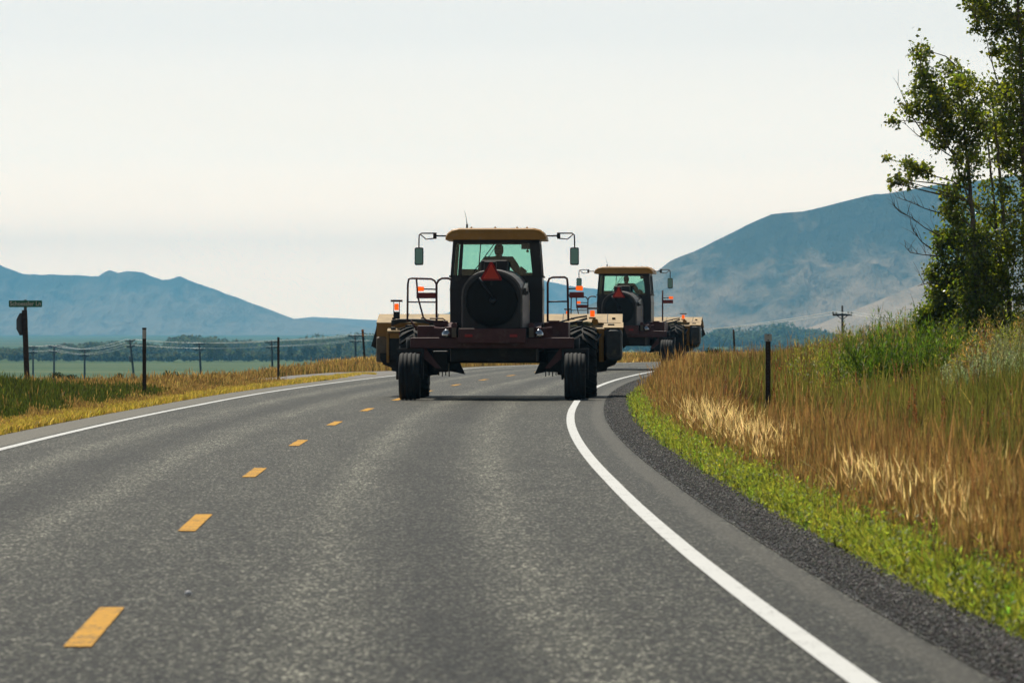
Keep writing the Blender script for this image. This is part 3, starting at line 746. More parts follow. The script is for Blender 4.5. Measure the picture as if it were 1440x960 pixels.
    def steer(b):
        pts = [(0.19 * math.cos(a), 0.12 + 0.08 * math.sin(a), 2.34 + 0.17 * math.sin(a)) for a in np.linspace(0, 2 * math.pi, 25)]
        b.tube(pts, 0.014, 6); b.tube([(0, 0.12, 2.34), (0, 0.35, 1.6)], 0.03, 8); b.tube([(-0.18, 0.12, 2.34), (0.18, 0.12, 2.34)], 0.012, 6)
    P('steering_wheel', 'black_metal', steer, cb)
    def mon(b):
        b.box(0.47, 0.66, 0.2, 0.26, 3.02, 3.13, bev=0.01); b.tube([(0.60, 0.1, 3.12), (0.60, 0.1, 2.99)], 0.008, 6); b.ball((0.60, 0.1, 2.98), 0.03)
    P('sun_visor', 'dark_body', mon, cb)
    def wip(b):
        b.tube([(-0.03, -1.185, 3.12), (-0.45, -1.185, 2.55)], 0.010, 6); b.tube([(0.02, -1.185, 3.10), (-0.40, -1.185, 2.47)], 0.007, 6)
    P('wiper', 'black_metal', wip, cb)
    P('wiper', 'black_metal', lambda b: b.tube([(-0.37, 0.48, 3.12), (-0.42, 0.48, 2.48)], 0.013, 6), cb)
    # ---- mirrors
    for s in (-1, 1):
        mr = empty('mirror', (0, 0, 0)); mr.parent = t
        def marm(b):
            b.tube([(s * 1.0, -0.9, 3.27), (s * 1.28, -0.9, 3.275)], 0.016, 8)
            b.box(s * 1.25 - 0.035, s * 1.25 + 0.035, -0.93, -0.87, 3.21, 3.34, bev=0.01)
            b.tube([(s * 1.27, -0.9, 3.325), (s * 1.52, -0.9, 3.325), (s * 1.565, -0.9, 3.29), (s * 1.572, -0.9, 3.20), (s * 1.572, -0.9, 3.02)], 0.014, 8)
            b.tube([(s * 1.27, -0.9, 3.22), (s * 1.43, -0.9, 3.205), (s * 1.54, -0.9, 3.30)], 0.012, 8)
        P('mirror_arm', 'black_metal', marm, mr)
        def mh(b):
            b.loft([[(x, y, z) for x, z in rrect(s * 1.57 - 0.09 * k, s * 1.57 + 0.09 * k, 2.86 - 0.18 * k, 2.86 + 0.18 * k, 0.035 * k)] for y, k in ((-0.95, 0.97), (-0.90, 1.0), (-0.85, 0.7))])
        P('mirror_shell', 'black_metal', mh, mr)
        P('mirror_glass', 'glass_dark', lambda b: b.loft([[(x, y, z) for x, z in rrect(s * 1.57 - 0.072, s * 1.57 + 0.072, 2.86 - 0.155, 2.86 + 0.155, 0.03)] for y in (-0.957, -0.951)]), mr)
    # ---- slow-moving-vehicle triangle
    sv = empty('warning_triangle', (0, 0, 0)); sv.parent = t
    cx, z0, z1, hw = -0.03, 2.345, 2.70, 0.20
    def tri(w, a, c, cut):
        return [(cx - w, a), (cx + w, a), (cx + w * 1.02, a + cut), (cx + cut * 0.6, c), (cx - cut * 0.6, c), (cx - w * 1.02, a + cut)]
    P('reflective_border', 'smv_red', lambda b: b.prism_y(tri(0.205, 2.345, 2.705, 0.035), -3.566, -3.560), sv)
    P('triangle_panel', 'smv_orange', lambda b: b.prism_y(tri(0.15, 2.378, 2.655, 0.02), -3.573, -3.568), sv)
    P('triangle_bracket', 'black_metal', lambda b: (b.box(cx - 0.02, cx + 0.02, -3.559, -3.535, 2.25, 2.5), b.box(cx - 0.14, cx + 0.10, -3.5, -3.30, 2.5, 2.72, bev=0.02)), sv)
    # ---- platforms, rails and hazard lamps on both sides
    P('platform', 'maroon_paint', lambda b: (b.box(1.0, 1.48, -2.75, -0.55, 1.20, 1.53, bev=0.02), b.box(1.08, 1.30, -2.9, -2.5, 1.52, 1.56)))
    def plat(b):
        b.box(-1.52, -1.0, -2.75, -0.55, 1.20, 1.46, bev=0.02)
        b.tube([(-1.66, -2.6, 1.56), (-1.58, -2.6, 1.44), (-1.45, -2.6, 1.30)], 0.022, 8)
        b.box(-1.2, -0.93, -2.7, -2.2, 1.45, 1.56, bev=0.02)
    P('platform', 'maroon_paint', plat)
    def lamp_set(x0, x1, y, zb, tx, lx):
        h = empty('hazard_lamp', (0, 0, 0)); h.parent = t
        P('lamp_plate', 'maroon_plate', lambda b: b.box(x0, x1, y - 0.01, y + 0.02, zb, zb + 0.115, bev=0.006), h)
        P('lens', 'amber_lens', lambda b: b.box(lx - 0.07, lx + 0.07, y - 0.05, y + 0.05, zb + 0.145, zb + 0.235, bev=0.015), h)
        P('lamp_arm', 'black_metal', lambda b: (b.tube([(lx, y + 0.02, zb + 0.19), (tx, y + 0.03, zb + 0.18)], 0.016, 6), b.tube([(x0 if tx < x0 else x1, y, zb + 0.05), (tx, y + 0.03, zb + 0.05)], 0.02, 6)), h)
    rl = lambda b, pts, r=0.020: b.tube(pts, r, 8)
    def left_rail(b):
        y = -2.5
        rl(b, [(-1.73, y, 1.55), (-1.72, y, 2.30), (-1.70, y, 2.385), (-1.64, y, 2.40), (-1.25, y, 2.385), (-1.19, y, 2.35), (-1.155, y, 2.29), (-1.15, y, 2.2)])
        rl(b, [(-1.15, y, 1.52), (-1.15, y, 2.28), (-1.11, y, 2.36), (-1.04, y, 2.40), (-0.93, y, 2.40), (-0.86, y, 2.375)], 0.022)
        rl(b, [(-1.55, y + .02, 2.385), (-1.52, y - 0.15, 2.05), (-1.40, y - 0.3, 1.62), (-1.30, y - 0.3, 1.54), (-1.0, y - 0.3, 1.55)], 0.018)
        rl(b, [(-1.72, y, 1.93), (-1.15, y, 1.925)], 0.014)
        rl(b, [(-1.28, y - .1, 1.60), (-1.02, y - .1, 1.60), (-0.97, y - .1, 1.56), (-0.97, y - .1, 1.48)], 0.014)
    P('handrail', 'maroon_paint', left_rail)
    lamp_set(-1.55, -1.17, -2.52, 2.00, -1.15, -1.47)
    if rail == 'hoop':
        def right_rail(b):
            y = -2.5
            rl(b, [(1.06, y, 1.50), (1.06, y, 2.30), (1.09, y, 2.39), (1.16, y, 2.42), (1.40, y, 2.42), (1.445, y, 2.39), (1.455, y, 2.30), (1.47, y, 1.55)], 0.022)
            rl(b, [(1.06, y, 1.935), (1.46, y, 1.94)], 0.016)
        P('handrail', 'maroon_paint', right_rail)
        lamp_set(1.49, 1.78, -2.52, 2.01, 1.46, 1.69)
    else:
        P('lamp_post', 'maroon_paint', lambda b: rl(b, [(1.40, -2.5, 1.55), (1.40, -2.5, 2.60)], 0.026))
        lamp_set(1.42, 1.76, -2.52, 2.16, 1.40, 1.69)
    # ---- header (cutting head) carried in front, part of the machine
    hdr = empty('header', (0, 0, 0)); hdr.parent = t
    W0, W1 = -2.54, 2.53
    def hood_top(b):
        b.prism_x([(1.10, 1.525), (1.12, 1.50), (2.20, 1.62), (3.3, 1.32), (3.3, 1.36), (2.25, 1.70), (2.1, 1.705)], W0, W1)
    P('header_top', 'tan_paint', hood_top, hdr)
    P('header_back', 'yellow_paint', lambda b: b.box(W0 + 0.002, -1.45, 1.13, 1.20, 0.80, 1.50), hdr)
    P('header_back', 'black_metal', lambda b: b.box(-1.45, W1 - 0.04, 1.14, 1.20, 0.80, 1.50), hdr)
    for x in (-1.92, -1.30, 1.30, 2.22):
        P('panel_seam', 'black_metal', lambda b: b.prism_x([(1.125, 1.532), (2.10, 1.712), (2.10, 1.716), (1.125, 1.537)], x - 0.008, x + 0.008), hdr)
    for x in (-2.2, -1.6, 1.50, 2.35):
        P('hinge', 'black_metal', lambda b: b.box(x - 0.035, x + 0.035, 1.45, 1.50, 1.59, 1.63), hdr)
    P('cross_bar', 'tan_paint', lambda b: b.box(1.35, 2.5, 1.02, 1.10, 1.49, 1.525, bev=0.01), hdr)
    for x, w_, z0_, h_ in ((1.45, .12, 1.40, .10), (1.66, .06, 1.42, .14), (2.30, .07, 1.42, .08), (-1.85, .08, 1.36, .12), (-2.18, .05, 1.33, .10)):
        P('hydraulic_block', 'black_metal', lambda b: b.box(x - w_, x + w_, 0.80, 0.95, z0_, z0_ + h_, bev=0.02), hdr)
    P('knife_drive', 'steel', lambda b: (b.lathe([(0.02, 0.70), (0.11, 0.71), (0.12, 0.76), (0.05, 0.78)], 16, 'y', (1.92, 0, 0.98)), b.tube([(1.92, 0.73, 0.98), (2.10, 0.70, 1.30)], 0.02, 6)), hdr)
    P('header_shelf', 'tan_paint', lambda b: b.prism_x([(0.72, 1.355), (1.12, 1.42), (1.12, 1.36), (0.72, 1.32)], -2.30, -1.30), hdr)
    P('header_shelf', 'tan_paint', lambda b: (b.prism_x([(0.72, 1.40), (1.12, 1.50), (1.12, 1.44), (0.72, 1.36)], 1.40, 2.50)), hdr)
    def guts(b):
        for s in (-1, 1):
            b.box(s * 2.05 - 0.22, s * 2.05 + 0.22, 0.80, 1.12, 0.74, 1.30, bev=0.03)
            b.prism_y([(s * 2.45, 0.78), (s * 2.38, 0.66), (s * 2.22, 0.60), (s * 2.2, 0.53), (s * 2.0, 0.50), (s * 1.98, 0.42), (s * 1.75, 0.44), (s * 1.75, 0.9), (s * 2.45, 0.9)], 0.85, 2.4)
            b.prism_y([(s * 0.72, 0.46), (s * 1.10, 0.54), (s * 1.35, 0.60), (s * 1.4, 0.75), (s * 0.85, 0.75)], 1.15, 1.5)
        b.box(-2.4, 2.4, 1.45, 3.0, 0.72, 1.2, bev=0.03)
    P('conditioner', 'black_metal', guts, hdr)
    def tray(b):
        b.box(-1.5, 1.5, 1.15, 1.45, 0.70, 0.95)
    P('swath_board', 'black_metal', tray, hdr)
    # left end: tan upper corner, rounded taupe drive cover, yellow upright
    P('end_cover', 'taupe_panel', lambda b: b.loft([[(x, y, z) for x, z in rrect(-2.54 + q, -2.33, 0.71 + q, 1.235 - q, 0.04)] for q, y in ((0.02, 0.98), (0, 1.02), (0, 1.12))]), hdr)
    P('end_post', 'yellow_paint', lambda b: (b.box(-2.315, -2.26, 0.78, 1.12, 0.70, 1.32, bev=0.01), b.box(-2.25, -1.98, 0.76, 1.12, 1.20, 1.31, bev=0.01)), hdr)
    # right end: large grey rounded shield, yellow upright, reflector
    P('end_cover', 'grey_cover', lambda b: b.loft([[(x, y, z) for x, z in rrect(2.17 + q, 2.53 - q, 0.74 + q, 1.40 - q, 0.09)] for q, y in ((0.04, 0.55), (0.01, 0.60), (0, 0.70), (0, 1.12))]), hdr)
    P('end_cover_top', 'tan_paint', lambda b: b.loft([[(2.15, y, z), (2.55, y, z), (2.55, y, z + 0.015), (2.15, y, z + 0.015)] for y, z in ((0.60, 1.41), (1.1, 1.515))]), hdr)
    P('end_post', 'yellow_paint', lambda b: (b.box(2.05, 2.15, 0.70, 1.12, 0.72, 1.26, bev=0.01), b.prism_y([(2.0, 1.40), (2.16, 1.40), (2.16, 1.24), (2.09, 1.24)], 0.69, 0.74)), hdr)
    P('end_post', 'yellow_paint', lambda b: b.box(1.80, 2.04, 0.90, 1.12, 0.80, 1.38, bev=0.01), hdr)
    for x, y in ((-2.0, 0.75), (1.84, 0.80)): P('reflector', 'red_reflector', lambda b: b.box(x - 0.06, x + 0.06, y - 0.01, y, 1.27, 1.35), hdr)
    # end flaps hanging outside the header
    P('end_flap', 'black_metal', lambda b: b.loft([[(-2.545, 1.3, 1.48), (-2.545, 1.3, 0.98), (-2.66, 1.3, 1.04), (-2.56, 1.3, 1.40)], [(-2.545, 1.33, 1.48), (-2.545, 1.33, 0.98), (-2.66, 1.33, 1.04), (-2.56, 1.33, 1.40)]]), hdr)
    P('end_flap', 'black_metal', lambda b: b.loft([[(2.535, 1.3, 1.50), (2.535, 1.3, 0.98), (2.68, 1.3, 1.10), (2.58, 1.3, 1.38)], [(2.535, 1.33, 1.50), (2.535, 1.33, 0.98), (2.68, 1.33, 1.10), (2.58, 1.33, 1.38)]]), hdr)
    # beacons
    for x, zb, lowcol in ((-2.13, 1.60, 'black_metal'), (1.93, 1.56, 'yellow_paint')):
        bc = empty('beacon', (0, 0, 0)); bc.parent = hdr
        if x < 0:
            P('beacon_mount', 'black_metal', lambda b: (b.box(x - 0.065, x + 0.065, 1.2, 1.3, zb, zb + 0.15), b.box(x - 0.065, x - 0.052, 1.2, 1.3, zb + 0.15, zb + 0.35), b.box(x + 0.052, x + 0.065, 1.2, 1.3, zb + 0.15, zb + 0.35)), bc)
            P('lens', 'amber_lens', lambda b: b.box(x - 0.043, x + 0.043, 1.20, 1.28, zb + 0.18, zb + 0.315, bev=0.012), bc)
            P('beacon_cap', 'maroon_paint', lambda b: b.box(x - 0.12, x + 0.12, 1.17, 1.33, zb + 0.352, zb + 0.395, bev=0.006), bc)
        else:
            P('beacon_mount', 'yellow_paint', lambda b: (b.box(x - 0.03, x + 0.10, 1.0, 1.25, 1.40, 1.60, bev=0.03), b.box(x - 0.09, x + 0.05, 1.05, 1.2, 1.60, 1.635)), bc)
            P('lens', 'amber_lens', lambda b: b.box(x - 0.065, x + 0.03, 1.08, 1.17, 1.645, 1.775, bev=0.014), bc)
            P('beacon_cap', 'maroon_paint', lambda b: b.box(x - 0.13, x + 0.10, 1.05, 1.22, 1.80, 1.835, bev=0.006), bc)
            P('chaff_heap', 'chaff', lambda b: b.ball((x - 0.14, 1.05, 1.49), (0.15, 0.15, 0.06)), bc)
    for k in range(4):
        def hoses(b):
            dz = 0.018 * k
            b.tube([(-2.22, 0.95, 1.47 + dz * 1.6), (-2.05, 0.9, 1.54 + dz * 0.8), (-1.75, 0.75, 1.555 + dz * 0.5), (-1.45, 0.5, 1.52 + dz), (-1.05, 0.2, 1.46 + dz)], 0.022, 7)
        P('hose', 'hose_rubber', hoses, hdr)
    for k in range(2):
        def hoses(b):
            b.tube([(1.80, 1.0, 1.66 - 0.05 * k), (1.55, 0.9, 1.62 - 0.09 * k), (1.2, 0.6, 1.52 - 0.05 * k), (0.8, 0.3, 1.49 - 0.02 * k), (0.3, 0.3, 1.50)], 0.018 + 0.008 * k, 7)
        P('hose', 'hose_rubber', hoses, hdr)
    P('chaff_heap', 'chaff', lambda b: b.ball((1.25, 0.85, 1.44), (0.45, 0.2, 0.055)), hdr)
    P('chaff_heap', 'chaff', lambda b: b.ball((-1.6, 0.9, 1.40), (0.35, 0.15, 0.05)), hdr)
    return t
G_M = 'windrowers driving one behind the other'
m1 = make_windrower('windrower', 'hoop')
m1.location = (-0.285, 100.2, 0); m1.rotation_euler = (0, 0, -R(1.5))
tag(m1, 'nearer, larger hay windrower with yellow roof, filling the lane', 'farm machine', G_M)
m2 = make_windrower('windrower', 'post')
m2.location = (3.95, 170.0, 0.10); m2.rotation_euler = (0, 0, -R(5.0))
tag(m2, 'farther, smaller windrower partly behind the first one and the roadside grass', 'farm machine', G_M)

# ---------------------------------------------------------------- drivers: one continuous skinned figure each, seated in the cab
def skin_eval(name, verts, edges, radii, roots):
    me = bpy.data.meshes.new(name); me.from_pydata(verts, edges, [])
    o = bpy.data.objects.new(name, me); col.objects.link(o)
    md = o.modifiers.new('skin', 'SKIN'); md.use_smooth_shade = True
    sv = me.skin_vertices[0].data
    for i, r in enumerate(radii): sv[i].radius = r if isinstance(r, tuple) else (r, r); sv[i].use_root = i in roots
    ss = o.modifiers.new('sub', 'SUBSURF'); ss.levels = 2; ss.render_levels = 2
    dg = bpy.context.evaluated_depsgraph_get(); ev = o.evaluated_get(dg)
    m2_ = bpy.data.meshes.new_from_object(ev); m2_.name = name
    bpy.data.objects.remove(o); return m2_
def make_driver():
    V, E, Rr, roots = [], [], [], []
    def chain(pts, start=None):
        prev = start
        for p, r in pts:
            V.append(p); Rr.append(r); i = len(V) - 1
            if prev is not None: E.append((prev, i))
            prev = i
        return prev
    pel = chain([((0, -0.42, 2.02), (0.17, 0.12))]); roots.append(pel)
    che = chain([((0, -0.45, 2.20), (0.165, 0.12)), ((0, -0.43, 2.48), (0.25, 0.15)), ((0, -0.42, 2.68), (0.22, 0.12))], pel)
    nk = chain([((0, -0.41, 2.75), (0.075, 0.07)), ((0, -0.40, 2.79), (0.062, 0.062))], che)
    chain([((0, -0.385, 2.825), (0.076, 0.085)), ((0, -0.38, 2.88), (0.082, 0.10)), ((0, -0.385, 2.955), (0.072, 0.085))], nk)
    for s in (-1, 1):
        sh = chain([((s * 0.24, -0.42, 2.68), 0.105), ((s * 0.35, -0.34, 2.52), 0.085), ((s * 0.42, -0.22, 2.34), 0.062)], che)
        hx = s * 0.17 if s < 0 else 0.40
        wrst = chain([((hx, -0.05, 2.36), 0.036), ((hx, 0.02, 2.37), (0.042, 0.026))], sh)
        hip = chain([((s * 0.12, -0.35, 2.0), 0.10), ((s * 0.17, 0.05, 2.03), 0.075), ((s * 0.16, 0.12, 1.85), 0.055), ((s * 0.15, 0.16, 1.60), 0.040), ((s * 0.15, 0.30, 1.56), 0.038)], pel)
        for k in range(4):
            bx = hx - 0.033 + 0.022 * k; L = (0.07, 0.08, 0.075, 0.06)[k]
            st = len(V); roots.append(st)
            chain([((bx, 0.035, 2.375), 0.0095), ((bx, 0.035 + L * 0.55, 2.385), 0.009), ((bx, 0.035 + L * 0.8, 2.360), 0.0085), ((bx, 0.035 + L * 0.6, 2.335), 0.008)])
        st = len(V); roots.append(st)
        chain([((hx - s * 0.035, 0.0, 2.365), 0.011), ((hx - s * 0.06, 0.03, 2.355), 0.0105), ((hx - s * 0.06, 0.06, 2.345), 0.009)])
    me = skin_eval('person', V, E, Rr, roots)
    bmx = bmesh.new(); bmx.from_mesh(me)
    def blob(c, r):
        res = bmesh.ops.create_icosphere(bmx, subdivisions=2, radius=1)
        for v in res['verts']: v.co = Vector((v.co.x * r[0] + c[0], v.co.y * r[1] + c[1], v.co.z * r[2] + c[2]))
    blob((0, -0.272, 2.865), (0.014, 0.022, 0.022)); blob((0, -0.283, 2.825), (0.026, 0.008, 0.008))
    for s in (-1, 1): blob((s * 0.082, -0.385, 2.87), (0.012, 0.022, 0.034)); blob((s * 0.032, -0.286, 2.895), (0.013, 0.008, 0.008))
    bmx.to_mesh(me); bmx.free()
    for k in ('shirt', 'skin', 'trousers'): me.materials.append(MATS[k])
    for p in me.polygons:
        c = p.center; p.use_smooth = True
        if c.z > 2.79 or (c.y > -0.10 and c.z > 2.3): p.material_index = 1
        elif c.z < 2.10: p.material_index = 2
    o = bpy.data.objects.new('person', me); col.objects.link(o)
    def cap(b):
        b.lathe([(0.093, 2.905), (0.094, 2.94), (0.080, 2.985), (0.045, 3.01), (0.001, 3.015)], 20, 'z', (0, -0.385, 0))
        b.loft([[(-0.075, -0.31, 2.915), (0.075, -0.31, 2.915), (0.075, -0.31, 2.925), (-0.075, -0.31, 2.925)], [(-0.05, -0.215, 2.90), (0.05, -0.215, 2.90), (0.05, -0.215, 2.908), (-0.05, -0.215, 2.908)]])
    part('cap', 'cap_cloth', o, cap)
    part('hair', 'hair', o, lambda b: b.lathe([(0.070, 2.80), (0.086, 2.84), (0.091, 2.88), (0.092, 2.903)], 20, 'z', (0, -0.40, 0)))
    return o
d1 = make_driver(); tag(d1, 'driver in a dark cap and grey-blue shirt seated in the nearer windrower cab', 'person', 'drivers seated in the cabs')
d2 = copy_tree(d1)
tag(d2, 'small silhouetted driver seated in the farther windrower cab', 'person', 'drivers seated in the cabs')
for d_, m_ in ((d1, m1), (d2, m2)):
    d_.location = m_.location + Matrix.Rotation(m_.rotation_euler.z, 3, 'Z') @ Vector((0.03, 0, 0.10)); d_.rotation_euler = m_.rotation_euler


# ---------------------------------------------------------------- vegetation
def soup(name, verts, loops_per_face, cols, m, parent=None):
    """verts (n,3) with consecutive faces; loops_per_face: face sizes; cols (n,3) per vertex colour"""
    n = len(verts); nf = len(loops_per_face)
    me = bpy.data.meshes.new(name); me.vertices.add(n); me.vertices.foreach_set('co', np.ascontiguousarray(verts, np.float32).reshape(-1))
    return me, n, nf
def leaf_mesh(name, V, faces, C, m, parent=None):
    """V (k, p, 3): k leaves of p points; faces: list of tuples over the p points; C (k,3) or (k,p,3)"""
    k, p = V.shape[:2]
    me = bpy.data.meshes.new(name)
    me.vertices.add(k * p); me.vertices.foreach_set('co', np.ascontiguousarray(V, np.float32).reshape(-1))
    base = (np.arange(k) * p)[:, None]
    li = np.concatenate([base + np.array(f)[None] for f in faces], 1)          # k, sum(len f)
    sizes = np.array([len(f) for f in faces]); tot = np.tile(sizes, k)
    start = np.concatenate([[0], np.cumsum(tot)[:-1]])
    me.loops.add(li.size); me.loops.foreach_set('vertex_index', li.reshape(-1).astype(np.int32))
    me.polygons.add(len(tot)); me.polygons.foreach_set('loop_start', start.astype(np.int32)); me.polygons.foreach_set('loop_total', tot.astype(np.int32))
    a = me.color_attributes.new('Col', 'FLOAT_COLOR', 'POINT')
    if C.ndim == 2: C = np.repeat(C[:, None], p, 1)
    cc = np.ones((k * p, 4), np.float32); cc[:, :3] = C.reshape(-1, 3)
    a.data.foreach_set('color', cc.reshape(-1))
    me.update(); me.materials.append(MATS[m])
    o = bpy.data.objects.new(name, me); col.objects.link(o); o.parent = parent
    return o
def blades(x, y, z, h, w, lean, C, head=None, headC=None, bend=0.35, az=None):
    """grass blades, 7 points each: 2 base, 2 mid, 2 upper, 1 tip"""
    n = len(x); az = rng.uniform(0, 2 * np.pi, n) if az is None else az
    face = rng.uniform(-0.9, 0.9, n)                       # blades turn any way
    wx, wy = np.cos(face) * w, np.sin(face) * w
    dx, dy = np.cos(az) * lean * h, np.sin(az) * lean * h
    P0 = np.stack([x, y, z - 0.02], 1)
    def pt(t, ww, sgn): 
        return P0 + np.stack([dx * t ** 1.8 + sgn * wx * ww, dy * t ** 1.8 + sgn * wy * ww, h * (t - bend * 0.35 * lean * t ** 3)], 1)
    if head is None: ws = (0.8, 1.0, 0.65); ts = (0.0, 0.4, 0.78)
    else: ws = (0.35, 0.30, 0.28); ts = (0.0, 0.5, 0.80)
    V = np.stack([pt(ts[0], ws[0], -1), pt(ts[0], ws[0], 1), pt(ts[1], ws[1], -1), pt(ts[1], ws[1], 1), pt(ts[2], ws[2], -1), pt(ts[2], ws[2], 1), pt(1.0, 0, 1)], 1)
    out = [(V, C)]
    if head is not None:                                   # seed head: a slim rhombus wrapped round the stem top
        hw = head / w
        H = np.stack([pt(0.74, 0, 1), pt(0.84, hw, -1), pt(1.04, 0, 1), pt(0.86, hw, 1)], 1)
        out.append((H, headC))
    return out
BF = [(0, 1, 3, 2), (2, 3, 5, 4), (4, 5, 6)]
def jit(c, n, s=0.25):
    c = np.array(c)[None] * (1 + rng.normal(0, s, (n, 1))) * (1 + rng.normal(0, s * 0.3, (n, 3)))
    return np.clip(c, 0.004, 0.8)
def mixcol(a, b, f): return a * (1 - f[:, None]) + b * f[:, None]
def scatter_right(y0, y1, dens, o0, o1, xmax=True):
    """points right of the road: offset o0..o1 from the right line, inside a widened view wedge"""
    lim = lambda y: np.minimum(o1, 0.135 * y + 1.2 - xr(y))
    ys_ = np.linspace(y0, y1, 60); area = np.trapezoid(np.clip(lim(ys_) - o0, 0, None), ys_) if hasattr(np, 'trapezoid') else np.trapz(np.clip(lim(ys_) - o0, 0, None), ys_)
    mx = np.max(lim(ys_)) - o0
    n = int(dens * mx * (y1 - y0)); y = rng.uniform(y0, y1, n); o = o0 + rng.uniform(0, mx, n)
    k = o < lim(y); y, o = y[k], o[k]; x = xr(y) + o
    return x, y, o
GREEN = (0.070, 0.095, 0.020); OLIVE = (0.085, 0.082, 0.030); LIME = (0.115, 0.165, 0.028); STRAW = (0.24, 0.175, 0.09); BROWN = (0.075, 0.050, 0.027); PALE = (0.62, 0.50, 0.34); RUST = (0.15, 0.085, 0.045)

def collect(name, lists, m, label=None):
    A = [l[0] for l in lists]; B = [l[1] for l in lists]
    Va = np.concatenate([a[0] for a in A]); Ca = np.concatenate([a[1] for a in A])
    return leaf_mesh(name, Va, BF, Ca, m)

def leafy_stems(x, y, z, h, lean, az, nl, ll, lw, C, up=0.6, t0=0.2):
    """stems carrying narrow leaves; returns arrays for stems and leaves"""
    n = len(x); stems = blades(x, y, z, h, np.full(n, 0.004), lean, C * 0.8, az=az)[0]
    tt = rng.uniform(t0, 1.0, (n, nl)); dx = np.cos(az) * lean * h; dy = np.sin(az) * lean * h
    px = x[:, None] + dx[:, None] * tt ** 1.8; py = y[:, None] + dy[:, None] * tt ** 1.8; pz = z[:, None] + h[:, None] * (tt - 0.12 * lean[:, None] * tt ** 3)
    a = rng.uniform(0, 2 * np.pi, (n, nl)); e = rng.normal(up, 0.35, (n, nl)); L = ll * rng.uniform(0.6, 1.3, (n, nl))
    D = np.stack([np.cos(a) * np.cos(e), np.sin(a) * np.cos(e), np.sin(e)], -1) * L[..., None]
    S = np.stack([-np.sin(a), np.cos(a), 0 * a + rng.normal(0, .3, a.shape)], -1) * lw
    P = np.stack([px, py, pz], -1)
    V = np.stack([P, P + D * 0.45 + S, P + D, P + D * 0.45 - S], 2).reshape(-1, 4, 3)
    Cl = np.repeat(C[:, None], nl, 1).reshape(-1, 3) * (1 + rng.normal(0, 0.25, (n * nl, 1)))
    return stems, (V, np.clip(Cl, 0.003, .8))

